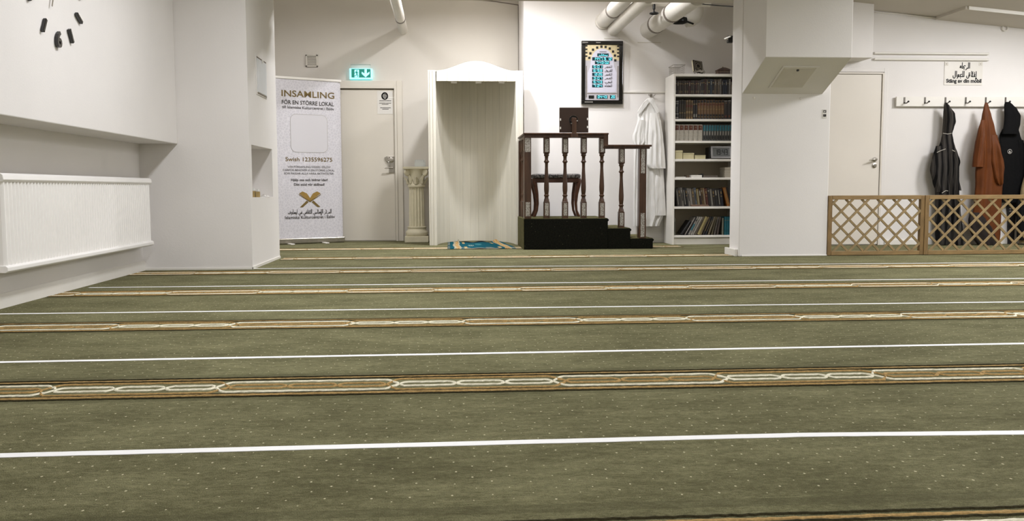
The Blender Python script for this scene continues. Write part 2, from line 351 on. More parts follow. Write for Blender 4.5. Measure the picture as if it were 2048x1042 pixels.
# ---------------------------------------------------------------- room shell
XL, XO = -2.53, -2.22              # left wall, face of its thicker upper part
YA, YM, YR = 11.40, 10.63, 9.87    # alcove wall, middle wall, right-hand wall
YP0, YP1, XP = 7.47, 8.66, -1.645  # left pillar front, rear, right face
YC0, YC1, XC0, XC1 = 8.35, 8.645, 2.775, 3.65   # right column
XS = 0.888                         # step between alcove and middle wall
ZC, ZR = 2.9, 3.2                  # main ceiling, ceiling behind the beam
HOV = 1.035                        # underside of the thick upper wall

# floor with the woven prayer bands
mb = MB()
mb.face([(-4, -3.4, 0), (9, -3.4, 0), (9, 12, 0), (-4, 12, 0)], 0)
def ribbon(fn, x0, x1, dx, w, m, amp, sd):
    n = int((x1 - x0) / dx) + 1; rows = []; rnd = random.Random(sd)
    for i in range(n + 1):
        x = min(x0 + i * dx, x1); y = fn(x); sl = (fn(x + .004) - fn(x - .004)) / .008
        k = math.sqrt(1 + sl * sl); j = rnd.uniform(-amp, amp); hw = w / 2 * min(k, 1.8) * rnd.uniform(0.75, 1.25)
        rows.append([V((x, y + j - hw, .0006)), V((x, y + j - hw * .5, .0045)), V((x, y + j + hw * .5, .0045)), V((x, y + j + hw, .0006))])
    mb.grid(rows, m)
def smooth(t): t = max(0, min(1, t)); return t * t * (3 - 2 * t)
PER, SEGN = 1.132, 0.55
def strand(c, ph, color, sgn):
    # two colours take turns: one runs wide, the other plaits narrowly inside it
    wide, nar = (0.072, 0.028) if color == 0 else (0.080, 0.026)
    def off(x):
        s = ((x - ph) / PER + (0.5 if color else 0)) % 1.0 * PER
        if s < SEGN:     # plaited: low, high, low
            lv = [(-0.02, wide), (0.035, -nar), (SEGN * .38 - .025, -nar), (SEGN * .38 + .025, nar), (SEGN * .68 - .025, nar), (SEGN * .68 + .025, -nar), (SEGN - .035, -nar), (SEGN + .035, wide)]
        else:
            lv = [(SEGN - .035, -nar), (SEGN + .035, wide), (PER - .02 - .015, wide), (PER + .035, -nar)]
        for (a, va), (b, vb) in zip(lv[:-1], lv[1:]):
            if a <= s <= b: return va + (vb - va) * smooth((s - a) / (b - a))
        return lv[-1][1]
    return lambda x: c + sgn * off(x)
bands = [(1.56, 0.30), (2.977, -1.325), (4.37, -0.49), (5.78, -0.1), (7.15, 0.25), (8.53, -0.35), (9.86, 0.15)]
for bi, (c, ph) in enumerate(bands):
    hw = c * .68; wk = 1 if c < 5 else .75 if c < 7 else .6
    x0 = -2.5; x1 = hw + 1.7 if c < 8.6 else 2.6
    if c > 7.4 and c < 8.9: x0, x1 = -1.6, 2.74
    if 7.0 < c < 7.4: x1 = 5.4
    d = .012 if c < 3.5 else (.022 if c < 6 else .05); a = .0024
    for k, (o, w, m) in enumerate([(.143, .006, 3), (-.141, .006, 3), (.117, .015, 2), (-.117, .015, 2), (.103, .006, 3), (-.103, .006, 3)]):
        if c < 5 or k < 4: ribbon(lambda x, o=o: c + o, x0, x1, d, w * wk * (.8 if c > 5 else 1), m, a, 11 * bi + k)
    for sg in (1, -1):
        ribbon(strand(c, ph, 1, sg), x0, x1, d, .0125 * wk, 2, a, 100 + bi * 7 + sg)
        ribbon(strand(c, ph, 0, sg), x0, x1, d, .0128 * wk, 1, a, 200 + bi * 7 + sg)
struct(mb.build('floor', ['carpet', 'yarn_white', 'yarn_brown', 'yarn_dark'], origin=(0, 0, 0)), 'olive green prayer carpet with woven tan and cream bands', 'floor')

def wallbox(name, x0, x1, y0, y1, z0, z1, m='wall', bevel=0.0):
    b = MB(); b.box(x0, x1, y0, y1, z0, z1); return struct(b.build(name, m, bevel=bevel))
wallbox('wall_left', XL - .2, XL, -3.4, YA + .2, 0, ZR)
wallbox('wall_left_upper', XL, XO, -3.2, YP0, HOV, ZC, bevel=.006)
wallbox('wall_alcove', XL, XS, YA, YA + .2, 0, ZR, 'alcove')
wallbox('wall_middle', XS, 3.75, YM, YM + .97, 0, ZR, bevel=.004)
wallbox('wall_right_rear', 3.55, 9, YR, YR + .2, 0, ZC)
wallbox('wall_right_return', 3.55, 3.75, YR + .2, YM, 0, ZR)
wallbox('wall_right', 8.6, 8.8, -3.4, YR, 0, ZC)
wallbox('wall_back', XL, 8.6, -3.4, -3.2, 0, ZC)
wallbox('ceiling', XL - .2, 8.8, -3.4, 8.62, ZC, ZC + .15, 'ceil')
wallbox('ceiling_rear', XL - .2, 3.75, 8.62, YA + .2, ZR, ZR + .1, 'ceil')
zb = W(1250, 4.2, 8.86).z
wallbox('ceiling_beam', XP, XC0 + .1, 8.645, 8.86, zb, ZR, 'ceil')
# sloping ceiling on the right, with a board panel let down below it
cz = lambda x: 2.648 - (x - 4.79) * 0.088
b = MB(); b.prismY([(3.66, cz(3.66)), (8.6, cz(8.6)), (8.6, 2.95), (3.66, 2.95)], 8.62, YR); struct(b.build('ceiling_slope', 'ceil'))
xp = W(1870, 33, YR).x
b = MB(); b.prismY([(xp, cz(xp) - .03), (8.6, cz(8.6) - .03), (8.6, cz(8.6) + .01), (xp, cz(xp) + .01)], 9.27, YR)
struct(b.build('ceiling_panel', 'ceil', bevel=.003))
b = MB(); b.prismY([(xp + .03, cz(xp + .03) - .034), (8.6, cz(8.6) - .034), (8.6, cz(8.6) + .005), (xp + .03, cz(xp + .03) + .005)], 9.255, 9.27); struct(b.build('trim_1', 'trim'))

# left pillar with an open niche in its right-hand face
n0, n1, nz0, nz1, nd = 7.545, 8.40, .594, 1.034, .32
b = MB()
for (x0, x1, y0, y1, z0, z1) in ((XL, XP - nd, YP0, YP1, 0, ZC), (XP - nd, XP, YP0, YP1, 0, nz0), (XP - nd, XP, YP0, YP1, nz1, ZC), (XP - nd, XP, YP0, n0, nz0, nz1), (XP - nd, XP, n1, YP1, nz0, nz1)):
    b.box(x0, x1, y0, y1, z0, z1)
b.box(XL, XP, 8.62, YP1, ZC, ZR)
struct(b.build('wall_pillar', 'wall', weld=False))
# right column with its boxed duct
b = MB(); b.box(XC0, XC1, YC0, YC1, 0, ZR); struct(b.build('wall_column', 'wall', bevel=.008))
bx0, bx1 = XC0 + .008, W(1645, 188, YC0).x; zf, zk, yf = W(1600, 114.5, 7.74).z, W(1560, 188, YC0).z, 7.74
b = MB(); b.prismX([(yf, zf), (YC0 + .002, zk), (YC0 + .002, ZC), (yf, ZC)], bx0, bx1); struct(b.build('wall_column_duct', 'wall', bevel=.005))
# access panel on the slanted underside
def slant(px, py):                    # sight line meets the slanted face
    nrm = V((0, zk - zf, -(YC0 - yf))); p0 = V((0, yf, zf)); r = ray(px, py); return CPOS + r * ((p0 - CPOS).dot(nrm) / r.dot(nrm))
q = [slant(1543, 173), slant(1607, 173), slant(1631, 134), slant(1567, 134)]
xl = (q[0].x + q[3].x) / 2; xr = (q[1].x + q[2].x) / 2
q[0].x = q[3].x = xl; q[1].x = q[2].x = xr; q[1].y = q[0].y; q[1].z = q[0].z; q[2].y = q[3].y; q[2].z = q[3].z
dn = (q[1] - q[0]).cross(q[3] - q[0]).normalized()
if dn.z > 0: dn = -dn
hatch = thing('access_panel', 'square white access panel on the slanted underside of the column duct', 'panel', (q[0] + q[2]) / 2)
b = MB(); fr = [(p - (q[0] + q[2]) / 2) * 1.12 + (q[0] + q[2]) / 2 for p in q]; b.prism([p + dn * .0005 for p in fr], [p + dn * .008 for p in fr]); b.build('panel_frame', 'wall', hatch, bevel=.002)
b = MB(); ce = (q[0] + q[2]) / 2; b.prism([p + dn * .008 for p in q], [p + dn * .013 for p in [(x - ce) * .97 + ce for x in q]]); b.build('panel_door', 'lamp_grey', hatch)
b = MB(); kp = slant(1595, 137.5); b.lathe([(.012, 0), (.012, .01)], kp + dn * .012, 10, ax=dn); b.build('latch', 'black', hatch)
# boxed duct over the right-hand door
xd = W(1747, 60, 9.58).x
wallbox('wall_door_duct', 3.66, xd, 9.58, YR, W(1740, 115.5, 9.58).z, cz(xd) + .04, bevel=.004)

# baseboards
b = MB(); b.prismY([(XL, 0), (XL + .018, 0), (XL + .018, .062), (XL + .006, .082), (XL, .082)], -3.2, YP0); struct(b.build('baseboard_left', 'trim'))
b = MB(); b.box(XL, XP + .006, YP0 - .007, YP0, 0, .016); b.box(XP, XP + .007, YP0 - .007, YP1, 0, .022); struct(b.build('baseboard_pillar', 'trim'))
b = MB(); b.box(XC0 + .03, XC1, YC0 - .007, YC0, 0, .012); b.box(XC0 - .028, XC0, YC0 + .03, YC1 + .06, 0, .068); struct(b.build('baseboard_column', 'trim', bevel=.003))
b = MB(); b.box(W(1768, 488, YR).x, 8.6, YR - .014, YR, 0, .06); struct(b.build('baseboard_right', 'trim', bevel=.003))
b = MB(); b.box(XS + .1, 3.55, YM - .012, YM, 0, .06); struct(b.build('baseboard_middle', 'trim', bevel=.003))

# ---------------------------------------------------------------- doors
def X_at(px, py, Y): return W(px, py, Y).x
def Z_at(px, py, Y): return W(px, py, Y).z
# left door, ajar behind the banner
dx1 = X_at(790.5, 330, YA); dx0 = dx1 - .92; dz = Z_at(740, 177.5, YA)
d1 = V((dx1, YA, 0)); d = bpy.data.objects.new('door_1', None); d.location = d1; COL.objects.link(d); struct(d, 'pale grey flush door left of the white wooden niche', 'door')
b = MB(); b.box(dx0, dx1 - .004, YA - .012, YA + .02, .008, dz - .012); b.build('door_leaf', 'door', d, bevel=.003)
b = MB()
for (x0, x1, z0, z1) in ((dx1, dx1 + .03, 0, dz + .03), (dx0 - .03, dx0, 0, dz + .03), (dx0, dx1, dz, dz + .03)): b.box(x0, x1, YA - .045, YA + .0, z0, z1)
b.build('door_frame', 'door', d, bevel=.003)
b = MB()
for (x0, x1, z0, z1) in ((dx1 + .03, dx1 + .098, 0, dz + .1), (dx0 - .098, dx0 - .03, 0, dz + .1), (dx0 - .03, dx1 + .03, dz + .03, dz + .1)): b.box(x0, x1, YA - .03, YA + .0, z0, z1)
b.build('architrave', 'door', d, bevel=.005)
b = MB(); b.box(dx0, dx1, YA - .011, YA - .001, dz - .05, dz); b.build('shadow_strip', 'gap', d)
yh = YA - .012
b = MB(); b.box(X_at(778, 330, yh), X_at(788.5, 330, yh), yh - .012, yh, Z_at(780, 346, yh), Z_at(780, 312, yh)); lockp = b.build('lock_plate', 'chrome', d, bevel=.004)
b = MB(); c = W(782.5, 320, yh - .012); b.lathe([(.032, 0), (.032, .012), (.022, .016), (.012, .016)], c, 20, ax=V((0, -1, 0))); b.build('lock_cylinder', 'chrome', lockp, smooth=True)
b = MB(); b.tube([W(784, 335.5, yh - .01), W(784, 335.5, yh - .055), W(778, 335.5, yh - .06), W(769, 335.5, yh - .06)], .009, 10); b.build('door_handle', 'chrome', lockp, smooth=True)
b = MB(); b.cbox(W(774, 318, yh - .012), V((.014, 0, -.03)), V((0, .012, 0)), V((.018, 0, .009))); b.cbox(W(778, 328, yh - .012), V((.006, 0, -.03)), V((0, .01, 0)), V((.012, 0, .003))); b.build('latch_guard', 'chrome', lockp, bevel=.004)
# right door
e1 = X_at(1757.5, 320, YR); e0 = e1 - .90; ez = Z_at(1740, 149.5, YR)
d = bpy.data.objects.new('door_2', None); d.location = (e1, YR, 0); COL.objects.link(d); struct(d, 'white flush door behind the wooden trellis fence', 'door')
b = MB(); b.box(e0, e1, YR - .016, YR - .001, .01, ez); b.build('door_leaf', 'door_white', d, bevel=.002)
b = MB()
for (x0, x1, z0, z1) in ((e1 + .005, e1 + .022, 0, ez + .02), (e0 - .022, e0 - .005, 0, ez + .02), (e0 - .005, e1 + .005, ez + .005, ez + .022)): b.box(x0, x1, YR - .03, YR - .001, z0, z1)
b.build('door_frame', 'door_white', d, bevel=.002)
b = MB(); b.box(e1, e1 + .006, YR - .012, YR - .0005, 0, ez + .02); b.box(e0, e1, YR - .012, YR - .0005, ez, ez + .006); b.build('shadow_strip', 'gap', d)
b = MB()
for (x0, x1, z0, z1) in ((e1 + .03, e1 + .075, 0, ez + .075), (e0 - .075, e0 - .03, 0, ez + .075), (e0 - .03, e1 + .03, ez + .03, ez + .075)): b.box(x0, x1, YR - .014, YR, z0, z1)
b.build('architrave', 'wall', d, bevel=.003)
b = MB(); c = W(1749, 319, YR - .016); b.lathe([(.026, 0), (.026, .01), (.012, .012), (.012, .05)], c, 16, ax=V((0, -1, 0)))
b.tube([c + V((0, -.045, 0)), c + V((-.012, -.055, .002)), c + V((-.05, -.056, -.004)), c + V((-.085, -.056, -.012))], [.011, .011, .009, .008], 10); b.build('door_handle', 'chrome', d, smooth=True)
b = MB(); b.lathe([(.027, 0), (.027, .01), (.017, .013), (.017, .02)], W(1748.5, 331, YR - .016), 18, ax=V((0, -1, 0))); b.build('lock_cylinder', 'chrome', d, smooth=True)

# white tape lines across the carpet
def tape(pts, w, label):
    P = [WZ(x, y, 0) for x, y in pts]; b = MB(); e0, e1 = (P[1] - P[0]).normalized(), (P[-1] - P[-2]).normalized(); P[-1] = P[-1] + e1 * 1.3
    if pts[0][0] < 0: P[0] = P[0] + e0 * ((-2.5 - P[0].x) / e0.x)
    rows = []
    N = 60; rnd = random.Random(label)
    for (p, q) in zip(P[:-1], P[1:]):
        for k in range(N):
            c = p.lerp(q, k / (N - 1)); j = rnd.uniform(-.0015, .0015)
            rows.append([c + V((0, j - w / 2, .0016)), c + V((0, j * .3 + w / 2, .0016))])
    b.grid(rows); b.grid([[r[0] - V((0, 0, .0013)), r[0]] for r in rows]); b.grid([[r[1], r[1] - V((0, 0, .0013))] for r in rows])
    return tag(b.build('floor_tape', 'tape'), label, 'tape', 'white tape lines on the carpet')
tape([(-120, 914.8), (1600, 870.5), (2200, 864)], .036, 'widest white tape line, nearest of those across the green carpet')
tape([(-120, 727), (1000, 706.5), (2180, 685)], .031, 'second nearest white tape line, just beyond the nearest woven band')
tape([(-60, 629), (1024, 616), (2150, 602.8)], .028, 'third nearest white tape line across the green carpet')
tape([(178, 575.5), (1024, 566.5), (2150, 556)], .028, 'fourth nearest white tape line, starting by the left wall skirting')
tape([(506, 537.5), (1024, 533), (2120, 524.5)], .026, 'farthest white tape line, starting at the left pillar corner')

# ---------------------------------------------------------------- left side: clock, radiator, pillar fittings
ck = V((XO, 5.27, 1.86)); R = .345
clk = thing('wall_clock', 'big wall clock of separate black numerals and bars on the left wall', 'clock', ck)
for h in range(1, 13):
    a = math.radians(90 - 30 * h); p = ck + V((.004, math.cos(a) * R, math.sin(a) * R)); b = MB()
    if h % 3:
        rd = V((0, math.cos(a), math.sin(a))); td = V((0, -math.sin(a), math.cos(a))); b.cbox(p + V((.008, 0, 0)), V((.009, 0, 0)), td * .0095, rd * .042)
        b.build('hour_bar', 'gloss_black', clk, bevel=.002)
    else:
        vs, fs = text_shape(str(h), .03); xm = sum(v.x for v in vs) / len(vs); s = .12
        A = [p + V((0, (v.x - xm) * s, (v.y - .36) * s)) for v in vs]
        for f in fs: b.face([A[k] + V((.018, 0, 0)) for k in f])
        # rim of the cut-out numeral
        cnt = {}
        for f in fs:
            for k in range(len(f)): e = (f[k], f[(k + 1) % len(f)]); cnt[e] = cnt.get(e, 0) + 1
        for (i, j) in cnt:
            if (j, i) not in cnt: b.face([A[i], A[j], A[j] + V((.018, 0, 0)), A[i] + V((.018, 0, 0))])
        b.build('numeral', 'gloss_black', clk, weld=True)
for (ang, L) in ((-112, .19), (62, .26)):
    a = math.radians(ang); rd = V((0, math.cos(a), math.sin(a))); td = V((0, -math.sin(a), math.cos(a))); b = MB()
    b.cbox(ck + V((.016, 0, 0)) + rd * (L / 2 - .03), V((.0012, 0, 0)), td * .005, rd * (L / 2 + .03)); b.build('hand', 'chrome', clk)
b = MB(); b.lathe([(.05, 0), (.05, .012), (.03, .016)], ck + V((.0005, 0, 0)), 20, ax=UX); b.build('movement_hub', 'gloss_black', clk, smooth=True)

RX = -2.42; ry0, ry1, rz0, rz1 = 4.965, 7.352, .212, .755
rad = thing('radiator', 'white ribbed panel radiator on the left wall below the overhang', 'radiator', (RX - .05, (ry0 + ry1) / 2, rz0))
b = MB(); n = 58; prof = []
for k in range(n * 8 + 1):
    y = ry0 + .012 + (ry1 - ry0 - .024) * k / (n * 8); f = (k % 8) / 8; prof.append((y, RX + .010 * (1 if .2 < f < .6 else (-.6 if f < .12 or f > .82 else .3))))
b.prism([(x, y, rz0 + .035) for y, x in prof] + [(RX - .035, ry1 - .012, rz0 + .035), (RX - .035, ry0 + .012, rz0 + .035)], [(x, y, rz1 - .045) for y, x in prof] + [(RX - .035, ry1 - .012, rz1 - .045), (RX - .035, ry0 + .012, rz1 - .045)])
b.build('ribbed_panel', 'radiator', rad)
b = MB(); b.prism([(x, ry0, z) for x, z in ((RX - .04, rz1 - .048), (RX + .012, rz1 - .048), (RX + .022, rz1 - .035), (RX + .018, rz1 - .01), (RX + .004, rz1), (RX - .04, rz1))], [(x, ry1, z) for x, z in ((RX - .04, rz1 - .048), (RX + .012, rz1 - .048), (RX + .022, rz1 - .035), (RX + .018, rz1 - .01), (RX + .004, rz1), (RX - .04, rz1))])
b.build('top_rail', 'radiator', rad, bevel=.003)
b = MB(); q = ((RX - .04, rz0 + .002), (RX + .008, rz0), (RX + .022, rz0 + .01), (RX + .022, rz0 + .03), (RX + .01, rz0 + .04), (RX - .04, rz0 + .04))
b.prism([(x, ry0, z) for x, z in q], [(x, ry1, z) for x, z in q]); b.build('bottom_rail', 'radiator', rad, bevel=.003)
b = MB(); b.box(XL + .012, RX - .048, ry0 + .02, ry1 - .02, rz0 + .01, rz1 - .02); b.build('rear_panel', 'radiator', rad)
for yy in (5.4, 6.95):
    b = MB(); b.box(XL, RX - .04, yy, yy + .05, rz0 + .05, rz1 - .06); b.build('wall_bracket', 'radiator', rad)

hp = thing('wall_hatch', 'small white hatch door high on the right face of the left pillar', 'hatch', (XP, 8.0, 1.49))
b = MB(); b.box(XP, XP + .006, 7.79, 8.215, 1.475, 1.815); b.build('hatch_frame', 'wall', hp, bevel=.002)
b = MB(); b.box(XP + .006, XP + .011, 7.815, 8.19, 1.497, 1.785); b.build('hatch_door', mat('hatch_paint', (214, 215, 217), .45, .02, 5), hp, bevel=.002)
for z0, z1 in ((1.787, 1.797), (1.484, 1.492)): b = MB(); b.box(XP + .006, XP + .009, 7.812, 8.193, z0, z1); b.build('shadow_line', 'vent_dark', hp)
b = MB(); b.tube([(XP + .012, 8.0, 1.79), (XP + .02, 8.0, 1.785), (XP + .02, 8.0, 1.765)], .006, 8); b.build('pull', 'trim', hp, smooth=True)
# what stands in the pillar niche
for k, (px, lab) in enumerate(((507.5, 'tan cardboard bottle box, left of the pair in the pillar niche'), (516, 'tan cardboard bottle box, right of the pair in the pillar niche'))):
    c = W(px, 390, 7.95); b = MB(); w = .015; x = c.x; h = .078 - .008 * k
    b.box(x - w, x + w, 7.93, 7.97, nz0, nz0 + h * .7, 0); b.lathe([(w, 0), (w, .01), (.012, .016), (.012, h * .3)], (x, 7.95, nz0 + h * .7), 12, 1)
    tag(b.build('perfume_box', [mat('tan_card_%d' % k, (164, 140, 88), .5, .2, 40), 'clear'], bevel=.001), lab, 'box', 'boxes in the pillar niche')
b = MB(); c = W(529, 390, 8.2); b.grid([[c + V((-.042 + .084 * i / 12, -.03 + .06 * j / 8, .0)) + V((0, 0, nz0 + .002 - c.z + .02 * max(0, math.sin(i * .9 + j)) * math.sin(math.pi * i / 12) * math.sin(math.pi * j / 8) + .006 * math.sin(math.pi * i / 12))) for i in range(13)] for j in range(9)])
tag(b.build('paper_tissue', 'paper', smooth=True), 'crumpled white tissue beside the tan boxes in the pillar niche', 'tissue')

# ---------------------------------------------------------------- alcove: banner, exit sign, vent, notice, pipe
bl, br = V((-2.13, 10.78, 0)), V((-1.335, 11.2, 0)); bu = (br - bl).normalized(); bn = bu.cross(UZ).normalized(); bw = (br - bl).length
ztop = Z_at(683, 163.5, 11.2); zbot = Z_at(688, 476, 11.2)
ban = thing('roll_up_banner', 'tall pale grey roll-up banner with gold and grey Swedish lettering', 'banner', (bl + br) / 2)
b = MB(); rows = []
for i in range(25):
    t = i / 24; e = .02 * max(0, t - .955) / .045 * max(0, t - .955) / .045
    rows.append([bl + bu * bw * t - bn * (e + .001) + UZ * (zbot + (ztop - zbot) * j / 20) for j in range(21)])
b.grid(rows)
def bsheet():
    t = NT('banner_print_sheet'); v = t.n.new('ShaderNodeTexVoronoi'); v.feature = 'DISTANCE_TO_EDGE'; v.inputs['Scale'].default_value = 30
    t.link(t.coord(), v.inputs['Vector']); t.base(t.ramp(v.outputs['Distance'], [(.02, lin((216, 213, 217))), (.14, lin((202, 199, 204)))])); t.b.inputs['Roughness'].default_value = .5; return t.m
sheet = b.build('printed_sheet', bsheet(), ban, smooth=True)
b = MB(); b.cbox((bl + br) / 2 + UZ * (ztop + .008), bu * (bw / 2 + .004), bn * .011, UZ * .014); b.build('top_rail', 'trim', ban, bevel=.004)
b = MB(); b.cbox((bl + br) / 2 + UZ * (zbot - .015) - bn * .01, bu * (bw / 2 + .006), bn * .045, UZ * .034); b.build('cassette', 'chrome', ban, bevel=.01)
for t in (.22, .70):
    b = MB(); b.cbox(bl.lerp(br, t) + UZ * .006 + bn * .03, bu * .025, bn * .13, UZ * .006); b.build('foot', 'trim', ban, bevel=.004)
b = MB(); b.tube([(bl + br) / 2 - bn * .03 + UZ * .03, (bl + br) / 2 - bn * .025 + UZ * ztop], .008, 8); b.build('support_pole', 'chrome', ban, smooth=True)
def bpt(px, py):                       # sight line meets the plane of the banner
    r = ray(px, py); return CPOS + r * ((bl - CPOS).dot(bn) / r.dot(bn)) + bn * .0008
def btext(name, body, x0, y0, x1, cap, m, bold):
    a = bpt(x0, y0); e = bpt(x1, y0); w = (e - a).dot(bu); b = MB(); text(b, body, a, bu, UZ, w, cap * a.y / FPX, 0, bold); return b.build(name, m, ban)
btext('headline', 'INSAMLING', 563, 192, 668.5, 12.5, 'gold_print', .014)
btext('subheading', 'F\u00d6R EN ST\u00d6RRE LOKAL', 563.5, 207.5, 667.5, 8, 'grey_print', .018)
btext('small_heading', 'till Islamiska Kulturcentret i Esl\u00f6v', 564, 216, 668, 5.4, 'grey_print', .012)
btext('payment_line', 'Swish 1235596275', 571, 322, 664.5, 8.2, 'gold_print', .01)
for y, s, x0, x1 in ((335.5, 'V\u00c5R F\u00d6RSAMLING V\u00c4XER I ESL\u00d6V!', 575, 661), (342, 'D\u00c4RF\u00d6R BEH\u00d6VER VI EN ST\u00d6RRE LOKAL', 566, 669), (348.8, 'SOM PASSAR ALLA V\u00c5RA AKTIVITETER.', 568, 668)):
    btext('paragraph', s, x0, y, x1, 4.2, 'grey_print', 0)
btext('appeal_line', 'Hj\u00e4lp oss och bidrag idag!', 582, 362, 655.5, 5, 'grey_print', .02)
btext('appeal_line', 'Ditt st\u00f6d g\u00f6r skillnad!', 588, 371.3, 649, 5, 'grey_print', .02)
btext('name_line', 'Islamiska Kulturcentret i Esl\u00f6v', 570, 438, 670, 6, 'grey_print', .014)
b = MB(); a = bpt(663, 426); arabic(b, 'A,l,m,r,k,z, ,A,l,Ah,s,la,m,Y, ,A,l,th,qm,Af,f,Y, ,f,Y, ,A,y,s,lm,w,F', a, bu, UZ, (bpt(663, 426) - bpt(576, 426)).dot(bu), .05, 0, .12); b.build('arabic_line', 'grey_print', ban)
# rounded card outline of the code panel, and the open book emblem
b = MB(); a0, a1 = bpt(582, 304), bpt(654, 231); c0 = (a0 + a1) / 2; hw, hh, rr = (a1 - a0).dot(bu) / 2, (a1.z - a0.z) / 2, .07; pts = []
for (sx, sz, s0) in ((1, 1, 0), (-1, 1, 90), (-1, -1, 180), (1, -1, 270)):
    for k in range(7): an = math.radians(s0 + 15 * k); pts.append(((sx * (hw - rr)) + rr * math.cos(an), (sz * (hh - rr)) + rr * math.sin(an)))
b.face([c0 + bu * x + UZ * z for x, z in pts], 1); b.stroke(pts + pts[:1], .004, c0, bu, UZ, 0, .001); b.build('card_panel', ['label_print', mat('banner_card', (208, 205, 208), .5, 0)], ban)
b = MB(); ec = bpt(620, 396); s = .0062
def em(pts, m): b.face([ec + bu * x * s + UZ * z * s + bn * .0012 for x, z in pts], m)
em([(-22, 9), (-15, 13), (-6, 9), (0, 0), (0, -7)], 0); em([(22, 9), (15, 13), (6, 9), (0, 0), (0, -7)], 0)
em([(-23, 8), (-22, 6), (0, -8.5), (0, -6)], 1); em([(23, 8), (22, 6), (0, -8.5), (0, -6)], 1)
em([(-7, -5), (-3, -8), (-15, -18), (-21, -18)], 1); em([(7, -5), (3, -8), (15, -18), (21, -18)], 1)
b.build('book_emblem', [mat('emblem_gold', (150, 120, 58), .5, .1, 30), 'gold_print'], ban)

ex = thing('exit_sign', 'lit green and white emergency exit sign with running man and arrow', 'sign', W(722, 158, YA - .04))
yx = YA - .055
x0, x1, z0, z1 = X_at(699, 147, yx), X_at(744.5, 147, yx), Z_at(722, 158, yx), Z_at(722, 137, yx)
b = MB(); b.box(x0, x1, yx, YA - .001, z0, z1); b.build('light_box', 'exit_white', ex, bevel=.004)
b = MB(); yy = yx - .002
def rect(mb, xa, xb, ya, yb, m): A, B = W(xa, yb, yy), W(xb, ya, yy); mb.face([(A.x, yy, A.z), (B.x, yy, A.z), (B.x, yy, B.z), (A.x, yy, B.z)], m)
rect(b, 703, 741, 138, 155, 0); b.build('green_panel', 'exit_green', ex)
b = MB(); yy = yx - .004
def poly(mb, pts, m): mb.face([W(x, y, yy) for x, y in pts], m)
poly(b, [(729, 138.5), (733.5, 138.5), (733.5, 147), (739, 143.5), (739, 147.5), (731.2, 154.6), (723.5, 147.5), (723.5, 143.5), (729, 147)], 0)          # arrow
poly(b, [(709, 139.5), (718, 139.5), (718, 154.5), (709, 154.5)], 0)                                                                # doorway
b.build('pictogram', 'exit_white', ex)
b = MB(); yy = yx - .006
for p in ([(712.6, 140.4), (714.8, 140.4), (714.8, 142.4), (712.6, 142.4)], [(711, 143), (714.2, 142.8), (715.2, 147.5), (712.6, 148)], [(711.2, 143.2), (708.4, 146.6), (709.2, 147.2), (712, 144.4)], [(714, 143), (717, 145.6), (716.4, 146.4), (713.6, 144.4)],
          [(712.8, 147.6), (711.8, 150.6), (708, 151.4), (708.2, 152.6), (713, 151.6), (714.4, 148)], [(714, 147.2), (716.6, 150.4), (716.2, 154), (715, 154), (715, 151), (712.8, 148)]): poly(b, p, 0)
b.build('running_figure', 'exit_green', ex)
b = MB(); zt = Z_at(722, 128.5, YA - .01); b.tube([(x0 + .01, yx + .02, z1), (x0 + .01, YA - .012, zt), (x1 - .02, YA - .012, zt), (x1 - .02, yx + .02, z1)], .0035, 6); b.build('wire_bracket', 'lamp_grey', ex, smooth=True)

vt = thing('vent_grille', 'small square grey vent grille high on the alcove wall', 'vent', W(623.5, 134, YA))
x0, x1, z0, z1 = X_at(611.5, 122, YA), X_at(636, 122, YA), Z_at(623, 134, YA), Z_at(623, 110, YA)
b = MB(); b.box(x0, x1, YA - .004, YA, z0, z1); b.build('back_plate', 'vent_dark', vt)
b = MB()
for (a, c, e, f) in ((x0, x1, z1 - .016, z1), (x0, x1, z0, z0 + .016), (x0, x0 + .02, z0, z1), (x1 - .02, x1, z0, z1)): b.box(a, c, YA - .022, YA - .003, e, f)
b.build('frame', 'lamp_grey', vt, bevel=.002)
b = MB()
for k in range(8): z = z0 + .02 + (z1 - z0 - .036) * k / 8; b.box(x0 + .02, x1 - .02, YA - .016, YA - .003, z, z + .009)
b.build('slats', 'lamp_grey', vt)

nt = thing('door_notice', 'white paper notice with round dark seal taped on the left door', 'notice', W(771, 228, yh))
yn = yh - .003; a, c = W(755, 228, yn), W(785, 182, yn)
b = MB(); b.box(a.x, c.x, yn, yh - .0005, a.z, c.z); b.build('sheet', 'paper', nt)
b = MB(); ce = W(769.5, 192, yn - .001); pts = [(math.cos(k * math.pi / 12) * .035, math.sin(k * math.pi / 12) * .04) for k in range(25)]
b.stroke(pts, .014, ce, UX, UZ)
for k in range(4): b.stroke([(-.024, .022 - .015 * k), (-.004 + .008 * (k % 2), .026 - .015 * k), (.022, .02 - .013 * k)], .008, ce, UX, UZ)
b.build('round_seal', 'grey_print', nt)
for y, x0_, x1_ in ((201.5, 759, 782), (206.2, 759, 782), (208.7, 764, 777), (215.5, 761, 781), (218.2, 765, 777)):
    x = x0_; rnd = random.Random(y); b = MB()
    while x < x1_ - 1.5:
        w_ = min(rnd.uniform(2, 5), x1_ - x); A, B = W(x, y, yn), W(x + w_, y, yn); b.stroke([(0, 0), (B.x - A.x, 0)], .007, A, UX, UZ); x += w_ + .9
    b.build('text_line', 'grey_print', nt)
b = MB(); A = W(786.5, 195.5, yn); b.box(A.x - .06, A.x + .015, yn - .002, yn - .0005, A.z - .006, A.z + .006); b.build('sticky_tape', 'trim', nt)

